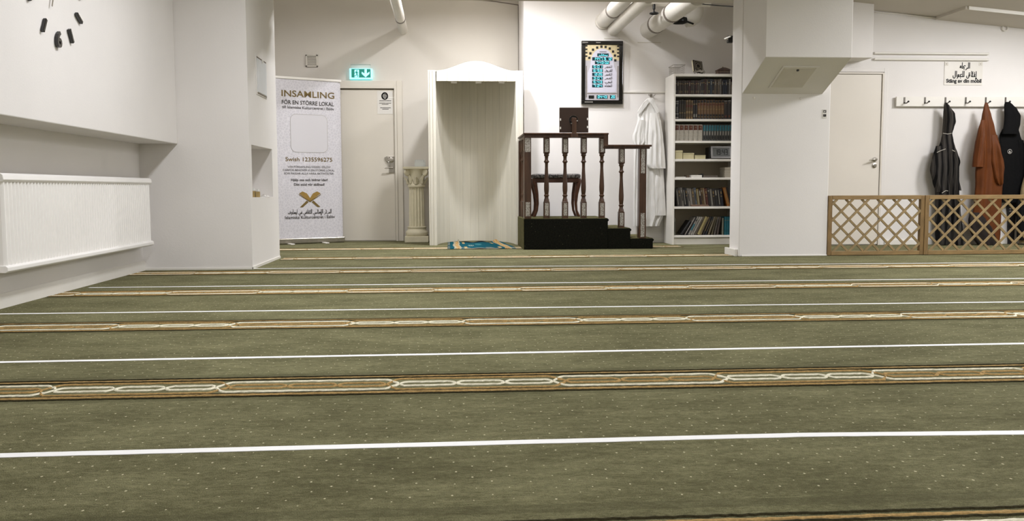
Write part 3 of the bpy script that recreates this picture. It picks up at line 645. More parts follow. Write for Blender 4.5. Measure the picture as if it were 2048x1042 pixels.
def pipe(name, label, p0, p1, r, bands=(), collar=0, m='pipe'):
    t = thing(name, label, 'pipe', p0, 'white lagged pipes under the ceiling'); b = MB(); n = 14; d = (p1 - p0)
    b.tube([p0 + d * (k / n) for k in range(n + 1)], [r * (1 + .012 * math.sin(k * 2.3)) for k in range(n + 1)], 22); b.build('lagging', m, t, smooth=True)
    for f in bands:
        b = MB(); b.tube([p0 + d * (f - .012), p0 + d * (f + .012)], r * 1.06, 22); b.build('joint_band', 'pipe_band', t, smooth=True)
    if collar:
        b = MB(); b.tube([p0, p0 + d.normalized() * .035], r * collar, 24); b.build('wall_collar', 'pipe', t, smooth=True, bevel=.006)
    return t
a = W(806.5, 60, YA); pipe('ceiling_pipe', 'thin white pipe under the ceiling above the left door', V((a.x, YA, a.z)), V((a.x + .015, 8.87, a.z)), .057, (.30,))

# pedestal beside the niche
yp = 11.13; pc = V((X_at(834, 470, yp), yp, 0)); px = yp / FPX
ped = thing('plaster_pedestal', 'ivory plaster half-height pillar with scrolled capital beside the niche', 'pedestal', pc)
zz = lambda y: Z_at(834, y, yp)
b = MB(); hw = 23.5 * px; b.box(pc.x - hw, pc.x + hw, yp - hw, yp + hw, 0, zz(471.5)); b.build('plinth', 'plaster', ped, bevel=.008)
b = MB(); b.lathe([(20 * px, zz(471.5)), (22 * px, zz(469)), (22.5 * px, zz(465)), (21 * px, zz(461.5)), (18.5 * px, zz(460)), (17.5 * px, zz(457)), (18.8 * px, zz(455.5)), (18.8 * px, zz(453.5)), (16 * px, zz(452.5))], (pc.x, yp, 0), 32); b.build('base_mouldings', 'plaster', ped, smooth=True)
b = MB(); b.lathe([(15.6 * px, zz(453)), (15.2 * px, zz(420)), (14.6 * px, zz(374))], (pc.x, yp, 0), 96, mod=lambda t, h: 1 - .14 * abs(math.sin(t * math.pi * 16)) ** .6); b.build('fluted_shaft', 'plaster', ped, smooth=True)
b = MB(); b.lathe([(16.6 * px, zz(374.5)), (17.2 * px, zz(373)), (17.2 * px, zz(371)), (16.2 * px, zz(370)), (15.6 * px, zz(364)), (16.4 * px, zz(355)), (19 * px, zz(345)), (22 * px, zz(338))], (pc.x, yp, 0), 28); cap = b.build('capital', 'plaster', ped, smooth=True)
b = MB(); hw = 25 * px
pts = []
for s in range(4):
    for k in range(9):
        t = -1 + 2 * k / 9; an = s * math.pi / 2; rr = hw * (1 - .1 * (1 - t * t)); pts.append((pc.x + (t * hw) * math.cos(an) + rr * math.sin(an), yp + (t * hw) * math.sin(an) - rr * math.cos(an)))
b.prism([(x, y, zz(338.5)) for x, y in pts], [(x, y, zz(334)) for x, y in pts]); b.build('abacus', 'plaster', ped, bevel=.004)
for s in range(4):
    an = math.pi / 4 + s * math.pi / 2; rd = V((math.cos(an), math.sin(an), 0)); td = V((-rd.y, rd.x, 0)); b = MB(); c = pc + rd * 24 * px + UZ * zz(345); sp = []
    for k in range(34): q = k / 33; ra = .042 * (1 - .85 * q); ph = math.pi * .5 - q * 4.6 * math.pi; sp.append(c + rd * math.cos(ph) * ra + UZ * math.sin(ph) * ra)
    b.tube([pc + rd * 15 * px + UZ * zz(352), pc + rd * 19 * px + UZ * zz(341)] + sp, [.008, .012] + [.0125 - .006 * k / 33 for k in range(34)], 8)
    b.lathe([(.034, -.012), (.038, 0), (.034, .012)], c, 14, ax=td); b.build('scroll', 'plaster', ped, smooth=True)
for s in range(8):
    an = s * math.pi / 4 + math.pi / 2; rd = V((math.cos(an), math.sin(an), 0)); td = V((-rd.y, rd.x, 0)); b = MB(); h0 = zz(369); rows = []
    for k in range(8):
        q = k / 7; w_ = .034 * math.sin(math.pi * (.15 + .8 * q)) * (1 + .2 * math.sin(k * 2.4)); o = 15.8 * px + .006 + .05 * q ** 2.2; z = h0 + (.135 if s % 2 else .1) * q - (.02 if k == 7 else 0)
        rows.append([pc + rd * (o - .012) - td * w_ + UZ * z, pc + rd * o - td * w_ * .5 + UZ * (z + .004), pc + rd * (o + .008) + UZ * z, pc + rd * o + td * w_ * .5 + UZ * (z + .004), pc + rd * (o - .012) + td * w_ + UZ * z])
    b.grid(rows); lf = b.build('acanthus_leaf', 'plaster', ped, smooth=True); so = lf.modifiers.new('thick', 'SOLIDIFY'); so.thickness = .006
x0, x1, z0, z1 = X_at(829.5, 330, yp), X_at(851, 330, yp), zz(334), zz(319.5)
ah = thing('leaflet_holder', 'clear acrylic leaflet holder on top of the plaster pedestal', 'holder', ((x0 + x1) / 2, yp, z0))
b = MB(); b.box(x0, x1, yp + .03, yp + .034, z0, z1); b.box(x0, x1, yp - .05, yp + .03, z0, z0 + .004); b.box(x0, x1, yp - .05, yp - .046, z0, z0 + .055); b.build('acrylic_tray', 'acrylic', ah)
b = MB(); b.prismX([(yp - .05, z0), (yp + .034, z0), (yp + .034, z1), (yp - .046, z0 + .055)], x1 - .022, x1 - .018); b.build('side_wing', 'acrylic', ah); b = MB(); b.prismX([(yp - .05, z0), (yp + .034, z0), (yp + .034, z1), (yp - .046, z0 + .055)], x0, x0 + .004); b.build('side_wing', 'acrylic', ah)

# wooden prayer niche
yn0, yn1 = 10.40, 11.30; zf_ = lambda y: Z_at(953, y, yn0)
xa, xb, xc, xd_ = X_at(857, 300, yn0), X_at(872.5, 300, yn0), X_at(1031.5, 300, yn0), X_at(1046, 200, yn0)
nic = thing('prayer_niche', 'white-washed wooden prayer niche with arched top and curved plank back', 'prayer niche', ((xa + xd_) / 2, yn0, 0))
for (p, q) in ((xa, xb), (xc, xd_)):
    b = MB(); w_ = q - p; b.box(p, q, yn0 - .012, yn0 + .1, 0, zf_(141)); b.box(p + w_ * .22, p + w_ * .42, yn0 - .02, yn0 - .011, 0.0, zf_(141.5)); b.box(p + w_ * .62, p + w_ * .8, yn0 - .02, yn0 - .011, 0.0, zf_(141.5)); b.build('post', 'plank', nic, bevel=.004)
b = MB(); cuts = [872.5, 894, 916, 938, 967, 995, 1013, 1031.5]
def arch(x):
    t = (x - 952) / 80.; return 141.5 - 19.5 * (0.5 + 0.5 * math.cos(math.pi * max(-1, min(1, t))))
for p, q in zip(cuts[:-1], cuts[1:]):
    tp = [p + .22 + (q - p - .44) * k / 8 for k in range(9)]
    o = [(X_at(x, arch(x), yn0), zf_(arch(x))) for x in tp] + [(X_at(q - .22, 162, yn0), zf_(162.5)), (X_at(p + .22, 162, yn0), zf_(162.5))]
    b.prismY(o, yn0, yn0 + .022)
b.build('arched_header', 'plank', nic, bevel=.003)
b = MB(); cx = (xb + xc) / 2; rx = (xc - xb) / 2; ry = yn1 - yn0 - .03; NP = 15; prof = []
for k in range(NP):
    t0, t1 = math.pi * k / NP, math.pi * (k + 1) / NP
    for f in (0.0, .02, .98, 1.0):
        t = t0 + (t1 - t0) * f; g = .003 if f in (0.0, 1.0) else 0
        prof.append((cx + (rx + g) * math.cos(t), yn0 + .022 + (ry + g) * math.sin(t)))
b.grid([[(x, y, 0.002) for x, y in prof], [(x, y, zf_(142.5)) for x, y in prof]]); pb = b.build('curved_plank_back', 'plank', nic)
so = pb.modifiers.new('thick', 'SOLIDIFY'); so.thickness = .018; so.offset = 1
b = MB(); b.prism([(x, y, zf_(142.5)) for x, y in prof], [(x, y, zf_(141.5)) for x, y in prof]); b.build('niche_ceiling', 'plank', nic)
for x in (908, 957, 1003):
    c = W(x, 166, yn0 + .06); b = MB(); b.box(c.x - .033, c.x + .033, yn0 + .0225, yn0 + .10, zf_(162.5) - .016, zf_(162.5) + .012); b.build('downlight', 'trim', nic, bevel=.003)

# teal prayer rug lying in front of the niche
ru = MB(); rug_p = [WZ(899, 499, 0), WZ(1033, 498, 0)]; NX, NY = 90, 40
x0, x1, y0, y1 = rug_p[0].x, X_at(1031, 497, 9.76) , 9.70, 10.9
rndm = random.Random(3)
def rug_h(u, v):
    h = .006 + .004 * math.sin(u * 17 + v * 4) * math.sin(v * 7 + 1)
    h += .034 * math.exp(-((u - .17) / .016) ** 2 - ((v - 1) / .04) ** 2) + .022 * math.exp(-((u - .9) / .05) ** 2 - ((v - .97) / .1) ** 2)
    h += .008 * math.exp(-((v - .98) / .04) ** 2) * (1 + .6 * math.sin(u * 23))
    return max(.004, h)
i0 = len(ru.v)
for j in range(NY + 1):
    for i in range(NX + 1):
        u, v = i / NX, j / NY; ru.v.append(V((x0 + (x1 - x0 - .11 * v * v) * u + .008 * math.sin(v * 9), y0 + (y1 - y0) * v + .006 * math.sin(u * 14), rug_h(u, v))))
for j in range(NY):
    for i in range(NX):
        u, v = (i + .5) / NX, (j + .5) / NY
        m = 0
        if .07 < u < .095 or .16 < u < .18 or .83 < u < .85 or .92 < u < .94: m = 2
        elif .095 <= u <= .16 or .85 <= u <= .92: m = 1 if (i + j // 3) % 4 else 3
        elif .22 < u < .79:
            if v < .10 or v > .92: m = 2 if (.03 < v < .07) else 4
            elif (u < .30 or u > .72) and (v < .3 or v > .75): m = 1 if (u < .27 or u > .745) else 0
            elif ((u - .5) / .06) ** 2 + ((v - .62) / .14) ** 2 < 1: m = 5
            elif ((u - .36) / .05) ** 2 + ((v - .5) / .1) ** 2 < 1: m = 5 if (i % 3) else 2
        k = i0 + j * (NX + 1) + i; ru.f.append((k, k + 1, k + NX + 2, k + NX + 1)); ru.mi.append(m)
for i in range(0, NX, 1):
    ru.face([(x0 - .022, y0 + (y1 - y0) * i / NX, .004), (x0 - .022, y0 + (y1 - y0) * (i + .5) / NX, .004), (x0 + .006, y0 + (y1 - y0) * (i + .5) / NX, .008), (x0 + .006, y0 + (y1 - y0) * i / NX, .008)], 0 if i % 3 else 2)
rm = [mat('rug_' + n, c, .95, .18, 90, .4, 150, spec=.05) for n, c in (('teal', (17, 76, 88)), ('cream', (176, 152, 104)), ('pale', (158, 152, 132)), ('orange', (160, 98, 54)), ('navy', (18, 28, 36)), ('light_teal', (56, 112, 118)))]
o = ru.build('prayer_rug', rm, smooth=True, origin=((x0 + x1) / 2, (y0 + y1) / 2, 0)); so = o.modifiers.new('thick', 'SOLIDIFY'); so.thickness = .004; so.offset = -1
tag(o, 'small teal and cream prayer rug rumpled on the carpet in the niche', 'rug')

# ---------------------------------------------------------------- middle wall: pipes, valves, prayer-time board, robe
a = W(1206, 43, YM); pipe('ceiling_pipe', 'white lagged ceiling pipe, leftmost of the thick ones, with wide wall collar', V((a.x, YM, a.z)), V((a.x + .02, 8.87, a.z + .015)), .083, (.36,), 1.18)
p2 = pipe('ceiling_pipe', 'white lagged ceiling pipe above the right edge of the prayer-time board', V((W(1226, 60, YM).x, YM, W(1226, 60, YM).z)), V((W(1226, 60, YM).x + .03, 8.87, W(1226, 60, YM).z + .02)), .056 + .014, ())
c = W(1296, 60, YM); e = V((c.x + .10, 8.87, c.z + .03)); pipe('ceiling_pipe', 'thickest white lagged ceiling pipe, above the bookcase side of the wall', V((c.x, YM, c.z)), e, .1, (.20, .55))
yq = 9.75; q = pipe('ceiling_pipe', 'horizontal white pipe crossing behind the black valve wheel', V((W(1262, 2, yq).x, yq, W(1300, 1, yq).z)), V((W(1420, 2, yq).x, yq, W(1300, 1, yq).z)), .062, ())
# bent pipe with lever valve
yb = 10.2; t = thing('bent_pipe', 'white elbow pipe with black lever valve at the right end of the pipes', 'pipe', W(1392, 40, yb))
A = [W(1392, -14, yb), W(1392, 8, yb), W(1392, 24, yb), W(1389, 33, yb), W(1382, 38, yb), W(1372, 39, yb)]
b = MB(); b.tube(A, .088, 20); b.build('lagging', 'pipe', t, smooth=True)
b = MB(); b.tube([W(1372, 22, yb + .1), W(1385, 14, yb + .1), W(1402, 0, yb + .1)], .055, 16); b.build('branch', 'pipe', t, smooth=True)
b = MB(); b.tube([W(1374, 40, yb - .02), W(1366, 41, yb - .02), W(1350, 42, yb - .02), W(1343, 44, yb - .02)], [.03, .045, .04, .02], 12)
b.lathe([(.02, 0), (.04, .01), (.04, .03), (.02, .045)], W(1360, 40, yb - .05), 14, ax=V((0, -1, 0))); b.tube([W(1371, 42, yb - .09), W(1387, 48, yb - .09)], .011, 8); b.tube([W(1343, 45, yb - .05), W(1356, 46, yb - .08), W(1371, 44, yb - .08)], .016, 8)
b.build('lever_valve', 'black', t, smooth=True)
yv = 9.72; t = thing('valve_wheel', 'black valve handwheel hanging on a stem below the pipes', 'valve', W(1308, 28, yv))
b = MB(); c = W(1308, 27, yv); pts = [c + V((math.cos(k * math.pi / 12) * .043, math.sin(k * math.pi / 12) * .043, 0)) for k in range(25)]; b.tube(pts, .008, 8)
for k in range(3): an = k * 2.094; b.tube([c + V((0, 0, .02)), c + V((math.cos(an) * .043, math.sin(an) * .043, 0))], .006, 6)
b.build('handwheel', 'black', t, smooth=True)
b = MB(); b.tube([c + V((0, 0, .0)), c + V((0, 0, .04)), c + V((0, 0, .045)), c + V((0, 0, .10))], [.008, .008, .015, .015], 10); b.build('stem', 'black', t, smooth=True)
# cable under the ceiling, from the pipes to the column
b = MB(); b.tube([W(1402, 8, 9.4), W(1440, 11.5, 9.1), W(1474, 13.5, 8.8)], .006, 6); tag(b.build('cable', 'black', smooth=True), 'thin black cable under the ceiling running to the column', 'cable')
b = MB(); b.tube([W(955, -1, YA - .02), W(990, 3, YA - .02), W(1037, 10, YA - .02)], .006, 6); b.tube([W(1036.5, 10, YA - .02), W(1037, 141, YA - .02)], .004, 6); tag(b.build('cable', 'pipe_band', smooth=True), 'thin dark cable running down the alcove corner to the niche', 'cable')

# little black speaker on the column side
t = thing('wall_speaker', 'tiny black speaker bracketed to the rear of the right column', 'speaker', W(1461, 86, 8.9))
c = W(1461, 79, 8.9); b = MB(); b.box(c.x - .03, c.x + .022, 8.87, 8.93, c.z - .032, c.z + .034); b.build('housing', 'black', t, bevel=.004)
b = MB(); b.tube([(c.x + .02, 8.9, c.z - .004), (XC0 - .004, 8.88, c.z + .004), (XC0 + .01, 8.74, c.z + .004)], .007, 8); b.build('bracket', 'trim', t, smooth=True)

# thin cable trunking and its upright beside the bookcase
za = Z_at(1290, 184, YM)
b = MB(); b.box(X_at(1246, 184, YM), X_at(1333, 184, YM), YM - .016, YM - .0005, za - .011, za + .011); tag(b.build('cable_trunking', 'trim', bevel=.003), 'thin white cable trunking along the wall from the prayer-time board', 'trunking')
for k, (pxl, pxr, py) in enumerate(((1208, 1240, 77), (1275, 1322, 85))):
    b = MB(); b.box(X_at(pxl, py, YM), X_at(pxr, py, YM), YM - .004, YM - .0003, Z_at(pxl, py, YM) - .004, Z_at(pxl, py, YM) + .004)
    tag(b.build('wall_strip', 'lamp_grey'), ('thin painted strip under the pipe by the prayer-time board', 'thin painted strip under the thickest ceiling pipe')[k], 'strip')

# prayer-time board
yo = YM - .05; L, Rr, Tt, Bb = X_at(1163.2, 145, yo), X_at(1246, 145, yo), Z_at(1205, 81.5, yo), Z_at(1205, 208, yo)
pt = thing('prayer_time_board', 'black framed digital prayer-time board with cyan figures on the wall', 'digital clock', ((L + Rr) / 2, yo, Bb))
fw = X_at(1171, 145, yo) - L
b = MB()
for (x0, x1, z0, z1) in ((L, Rr, Tt - fw, Tt), (L, Rr, Bb, Bb + fw), (L, L + fw, Bb + fw, Tt - fw), (Rr - fw, Rr, Bb + fw, Tt - fw)): b.box(x0, x1, yo, YM - .001, z0, z1)
b.build('frame', 'gloss_black', pt, bevel=.006)
yi = yo + .012; iw, ih = Rr - L - 2 * fw, Tt - Bb - 2 * fw; IO = V((L + fw, yi, Bb + fw))
def ip(u, v, o=0.0): return IO + V((u * iw, -o, v * ih))
def quad(mb, u0, u1, v0, v1, m, o): mb.face([ip(u0, v0, o), ip(u1, v0, o), ip(u1, v1, o), ip(u0, v1, o)], m)
b = MB(); b.box(IO.x, IO.x + iw, yi, YM - .002, IO.z, IO.z + ih, 0)
quad(b, 0, 1, .72, 1, 1, .001)
ar = [(.08, .14), (.92, .14), (.93, .5), (.86, .60)] + [(.5 + .34 * math.cos(math.radians(a_)), .69 + .245 * math.sin(math.radians(a_))) for a_ in range(0, 181, 12)] + [(.14, .60), (.07, .5)]
b.face([ip(u, v, .002) for u, v in ar], 2)
for u, v in ((.115, .764), (.146, .845), (.224, .912), (.348, .951), (.474, .968), (.598, .964), (.72, .935), (.82, .881), (.876, .809), (.887, .723)):
    c = ip(u, v, .003); b.cbox(c, V((.0135, 0, 0)), V((0, .001, 0)), V((0, 0, .0135)), 3)
for k in range(4):
    for u in (.03, .97): quad(b, u - .03, u + .03, .795 + .062 * k - .014, .795 + .062 * k + .014, 3, .002)
for u in (.015, .955): quad(b, u, u + .03, .05, .62, 4, .002)
quad(b, .05, .95, .115, .128, 4, .003)
b.build('printed_panel', [mat('board_silver', (176, 172, 176), .4, .05, 20), mat('board_sand', (206, 190, 150), .5, .12, 30), mat('board_lilac', (196, 194, 206), .4, .02, 20), 'ink', mat('board_taupe', (120, 112, 104), .5, .1, 20)], pt)
rows_ = [(.35, .69, .792, .846, None), (.20, .80, .716, .776, '1447.9.12'), (.28, .72, .65, .704, '7:43:02')] + [(.2, .52, .577 - .069 * k - .001, .577 - .069 * k + .054, s_) for k, s_ in enumerate(('5:01', '6:58', '12:26', '3:07', '5:43', '7:24'))] + [(.1, .26, .028, .085, None), (.335, .66, .028, .09, '04:43'), (.735, .90, .028, .09, '20')]
for k, (u0, u1, v0, v1, s_) in enumerate(rows_):
    b = MB(); d = MB(); A_, B_ = ip(u0, v0), ip(u1, v1); b.box(A_.x, B_.x, yi - .004, yi - .0025, A_.z, B_.z)
    wn_ = b.build('display_window', 'black' if k == 9 else 'led_dim', pt)
    if k == 0: arabic(d, 'R,m,dd,Af,N', ip(.665, .808, .006), UX, UZ, .27 * iw, .022)
    if s_: digits(d, s_, ip(u0 + .035 + (.0 if len(s_) > 3 else .0), v0 + (v1 - v0) * .16, .006), UX, UZ, (u1 - u0 - .05) * iw, (v1 - v0) * ih * .68)
    if d.v: d.build('lit_figures', 'led', wn_)
b = MB()
for k, s_ in enumerate(('A,lm,f,jm,r', 'A,l,sh,r,w,q', 'A,lm,zz,h,r', 'A,lm,am,sd,r', 'A,lm,m,gm,r,b', 'A,lm,am,sh,A,hz')): arabic(b, s_, ip(.8, .59 - .069 * k, .004), UX, UZ, .23 * iw, .027, 0, .15)
b.stroke([(-.04, 0), (.04, .0)], .006, ip(.52, .875, .004), UX, UZ)
b.build('prayer_names', 'grey_print', pt)
b = MB()
for (u, w_) in ((.0, .06), (.40, .05)): b.stroke([(0, 0), (w_, 0)], .006, V((L + .012 + u * iw, yo, Tt - fw * .45)), UX, UZ)
for k in range(9): b.stroke([(k * .0105, 0), (k * .0105 + .007, 0)], .008, V((L + fw * .9, yo, Bb + fw * .5)), UX, UZ)
b.build('frame_print', 'label_print', pt)

# white robe on a wall hook
def garment(mb, rows, Yc, dep, seed, m=0, nz=46, N=56, folds=9, amp=.16, back=None, wob=1.0):
    rows = [(W((l + r) / 2, y, Yc).z, W(l, y, Yc).x, W(r, y, Yc).x) for y, l, r in rows]; rnd = random.Random(seed); ph = [rnd.uniform(0, 6.28) for _ in range(6)]
    out = []
    for k in range(nz + 1):
        z = rows[0][0] + (rows[-1][0] - rows[0][0]) * k / nz
        for (a, c) in zip(rows[:-1], rows[1:]):
            if a[0] >= z >= c[0] - 1e-6:
                t = (a[0] - z) / max(1e-6, a[0] - c[0]); t = t * .5 + smooth(t) * .5; xl, xr = a[1] + (c[1] - a[1]) * t, a[2] + (c[2] - a[2]) * t; break
        q = k / nz; cx, hw = (xl + xr) / 2, (xr - xl) / 2; d = min(dep, hw * .95) * (.55 + .45 * min(1, q * 3)); ring = []
        g = min(1, q * 3.5) * wob
        for j in range(N):
            th = 2 * math.pi * j / N; cc, ss = math.cos(th), math.sin(th)
            f = 1 + amp * g * (math.sin(folds * cc * 1.6 + ph[0] + .5 * math.sin(q * 5 + ph[1])) * .7 + .4 * math.sin(folds * 2.1 * cc + ph[2] + q * 2.2) + .35 * math.sin(q * 16 + cc * 4 + ph[3]) * .5)
            y = Yc - d * (abs(ss) ** .7) * f if ss > 0 else Yc + d * .7 * abs(ss) ** .7
            if back is not None: y = min(y, back)
            ring.append(V((cx + hw * cc, y, z)))
        out.append(ring)
    i = mb.grid(out, m, cu=True); mb.f.append(tuple(range(i + N - 1, i - 1, -1))); mb.mi.append(m); j = i + nz * N; mb.f.append(tuple(range(j, j + N))); mb.mi.append(m)
def cotton():
    t = NT('white_cotton'); t.base(lin((222, 220, 216))); t.b.inputs['Roughness'].default_value = .85; t.b.inputs['Specular IOR Level'].default_value = .1
    t.bump(t.math('ADD', t.math('MULTIPLY', t.noise(7, 3, (1.8, 1, .6), .5), 1.0), t.math('MULTIPLY', t.noise(220, 2), .02)), .45, .05); return t.m
M['white_cloth'] = cotton()
hk = thing('wall_hook', 'small chromed double coat hook holding the white robe', 'hook', W(1302, 194, YM))
b = MB(); c = W(1302, 191, YM); b.cbox(c + V((0, -.006, 0)), V((.012, 0, 0)), V((0, .005, 0)), V((0, 0, .02)))
for s in (-1, 0, 1): b.tube([c + V((0, -.01, 0)), c + V((.018 * s, -.03, -.012)), c + V((.034 * s, -.045, -.005)), c + V((.04 * s, -.05, .014))], .0045, 8)
b.build('hook_prongs', 'chrome', hk, smooth=True)
rb = thing('white_robe', 'long white robe hanging on the wall hook beside the bookcase', 'robe', W(1298, 452, YM - .09))
b = MB(); garment(b, [(196, 1296, 1306), (202, 1289, 1309), (214, 1281, 1314), (228, 1275, 1319), (238, 1275, 1319), (255, 1272, 1320), (275, 1268, 1323), (300, 1267, 1325), (350, 1268, 1326), (400, 1267, 1327), (430, 1267, 1327), (452, 1267, 1318)], YM - .10, .075, 5, folds=9, amp=.26, back=YM - .01); b.build('robe_body', 'white_cloth', rb, smooth=True)
b = MB(); garment(b, [(226, 1300, 1317), (245, 1298, 1322), (275, 1296, 1326), (305, 1294, 1329), (331, 1293, 1331), (337, 1299, 1331)], YM - .175, .045, 9, folds=6, amp=.24, nz=26); b.build('front_sleeve', 'white_cloth', rb, smooth=True)
b = MB(); garment(b, [(240, 1276, 1290), (258, 1270, 1290), (272, 1265, 1292), (283, 1265, 1293), (288, 1268, 1287), (330, 1267, 1283), (400, 1266, 1282), (452, 1266, 1281)], YM - .15, .04, 4, folds=5, amp=.4, nz=40); b.build('left_sleeve', 'white_cloth', rb, smooth=True)
b = MB(); garment(b, [(338, 1301, 1327), (380, 1299, 1329), (410, 1297, 1331), (431, 1295, 1332)], YM - .14, .04, 3, folds=4, amp=.15, nz=20); b.build('front_skirt', 'white_cloth', rb, smooth=True)
b = MB()
for pts in ([(1295, 198), (1287, 204), (1274, 224), (1279, 229), (1292, 214), (1299, 204)], [(1304, 198), (1309, 203), (1320, 222), (1315, 228), (1306, 214), (1300, 204)]):
    b.prism([W(x, y, YM - .17) for x, y in pts], [W(x, y, YM - .155) for x, y in pts])
b.build('collar', 'white_cloth', rb, bevel=.004)

# ---------------------------------------------------------------- pulpit
ym = 9.55; zm = lambda y: Z_at(1150, y, ym); xm = lambda x, y=400: X_at(x, y, ym)
mz = [zm(436.5), zm(456.5), zm(477)]; mx = [xm(1048, 470), xm(1216, 440), xm(1261, 465), xm(1306, 490)]; yback = 10.365
mi = thing('pulpit', 'stepped wooden pulpit with turned balusters and shade-darkened carpeted base', 'pulpit', ((mx[0] + mx[3]) / 2, ym, 0))
b = MB()
for k in range(3):
    x0 = mx[0] if k == 0 else mx[k] ; b.box(x0, mx[k + 1] + (.0 if k else .0), ym, yback, 0, mz[k] - .003, 0)
for k in range(3): b.tube([(mx[k + 1] - .004, ym + .002, mz[k] - .022), (mx[k + 1] - .004, yback - .01, mz[k] - .022)], .016, 10)
bo = b.build('base', 'shaded_carpet', mi, bevel=.008)
b = MB()
for k in range(3): b.box((mx[0] if k == 0 else mx[k]) - (.0 if k else .004), mx[k + 1] - .004, ym + .004, yback, mz[k] - .012, mz[k])
b.box(mx[0] - .006, mx[0], ym, yback, 0, mz[0] - .002)
note(b.build('step_carpet', 'step_carpet', mi, bevel=.012), 'olive carpet on treads and left side')
def turned(px, ytop, ybot, name='baluster', Yc=None, Xc=None):
    Yc = ym + .045 if Yc is None else Yc; x = W(px, (ytop + ybot) / 2, Yc).x if Xc is None else Xc
    zt, zbo = Z_at(px if Xc is None else 1150, ytop, Yc), Z_at(px if Xc is None else 1150, ybot, Yc)
    H = zt - zbo; k = Yc / FPX; hw = 5.9 * k; b = MB(); bt = 30.5 * k; bb = 33.5 * k
    b.box(x - hw, x + hw, Yc - hw, Yc + hw, zt - bt, zt); b.box(x - hw, x + hw, Yc - hw, Yc + hw, zbo, zbo + bb)
    m_ = H - bt - bb; P = [(5.6, 1.0), (4.6, .985), (5.2, .965), (5.2, .955), (3.6, .935), (3.3, .88), (4.2, .845), (5.4, .838), (5.4, .818), (4, .81), (3.2, .79), (3.1, .70), (3.6, .60), (4.4, .45), (5.0, .32), (4.9, .24), (4.0, .165), (3.7, .15), (5.2, .14), (5.2, .12), (3.8, .105), (4.0, .07), (5.1, .045), (5.4, .02), (5.8, 0)]
    b.lathe([(r * k, zbo + bb + m_ * f) for r, f in reversed(P)], (x, Yc, 0), 18)
    o = b.build(name, 'wood_dark', mi, smooth=True, bevel=.003)
    for zc, hh in ((zt - bt * .5, bt * .42), (zbo + bb * .55, bb * .38)):
        b = MB(); c = V((x, Yc - hw - .0012, zc)); b.cbox(c, V((hw * .62, 0, 0)), V((0, .001, 0)), V((0, 0, hh))); lb = b.build('carved_inlay', 'inlay', o); lb['label'] = 'pale patterned inlay'
        lb.location = (0, 0, 0)
    return o
def inlay():
    t = NT('pale_patterned_inlay'); v = t.n.new('ShaderNodeTexVoronoi'); v.inputs['Scale'].default_value = 130; t.link(t.coord(), v.inputs['Vector'])
    t.base(t.ramp(v.outputs['Distance'], [(.25, lin((206, 202, 194))), (.62, lin((118, 110, 100)))])); t.b.inputs['Roughness'].default_value = .6; return t.m
M['inlay'] = inlay()
# origin of each baluster part stays at the pulpit's origin, so its inlays share it
for px in (1093, 1130, 1167, 1203.5): turned(px, 276, 436.8)
turned(1242.5, 296.5, 456.5)
def newel(px0, px1, ytop, ybot, ins, Yc=None):
    Yc = ym + .05 if Yc is None else Yc; x0, x1 = W(px0, 350, Yc - .05).x, W(px1, 350, Yc - .05).x; b = MB()
    b.box(x0, x1, Yc - .05, Yc + .05, Z_at(1150, ybot, Yc), Z_at(1150, ytop, Yc)); o = b.build('newel_post', 'wood_dark', mi, bevel=.004)
    for (ya, yb2, f) in ins:
        b = MB(); xc_ = (x0 + x1) / 2; h = (x1 - x0) / 2 * f; b.box(xc_ - h, xc_ + h, Yc - .0525, Yc - .0502, Z_at(1150, yb2, Yc - .05), Z_at(1150, ya, Yc - .05)); b.build('carved_inlay', 'inlay', o)['label'] = 'pale patterned inlay'
    return o
newel(1048.5, 1062.5, 275, 436.5, ((276, 304, .8), (404, 432, .62)))
newel(1279, 1293, 296, 477.5, ((298, 347, .55), (427, 475, .55)))
b = MB(); x0, x1 = xm(1047, 270), xm(1217, 270); za_, zb_ = zm(266), zm(275.5)
b.box(x0, x1, ym - .02, ym + .10, za_ - .018, za_); b.box(x0 + .01, x1 - .01, ym, ym + .08, zb_, za_ - .018); b.build('upper_handrail', 'wood_dark', mi, bevel=.004)
b = MB(); b.box(xm(1207, 290), x1 - .003, ym - .004, ym + .083, zm(297), za_ - .002); b.build('rail_riser', 'wood_dark', mi, bevel=.003)
b = MB(); b.box(xm(1208, 290), xm(1303, 290), ym - .02, ym + .10, zm(293.5), zm(289.5)); b.box(xm(1212, 290), xm(1300, 290), ym, ym + .08, zm(297.5), zm(293.5)); b.build('lower_handrail', 'wood_dark', mi, bevel=.003)
b = MB(); b.box(x0, x0 + .11, ym + .10, yback, za_ - .018, za_); b.box(x0 + .015, x0 + .09, ym + .08, yback - .01, zb_, za_ - .018); b.build('side_handrail', 'wood_dark', mi, bevel=.004)
zt_, zb2 = za_ - .02, mz[0]
def side_bal(yy):
    k = ym / FPX; b = MB(); x = x0 + .05; hw = .032; H = zt_ - zb2; b.box(x - hw, x + hw, yy - hw, yy + hw, zt_ - .16, zt_); b.box(x - hw, x + hw, yy - hw, yy + hw, zb2, zb2 + .18)
    P = [(.03, 0), (.026, .03), (.02, .1), (.027, .13), (.027, .15), (.022, .17), (.027, .3), (.024, .45), (.017, .7), (.018, .8), (.029, .82), (.029, .84), (.018, .9), (.028, .96), (.03, 1)]
    b.lathe([(r, zb2 + .18 + (H - .34) * f) for r, f in P], (x, yy, 0), 16); b.build('baluster', 'wood_dark', mi, smooth=True, bevel=.003)
for yy in (9.80, 10.0, 10.2): side_bal(yy)
b = MB(); b.box(x0 + .005, x0 + .095, yback - .1, yback, mz[0], zb_ + .005); b.build('newel_post', 'wood_dark', mi, bevel=.004)

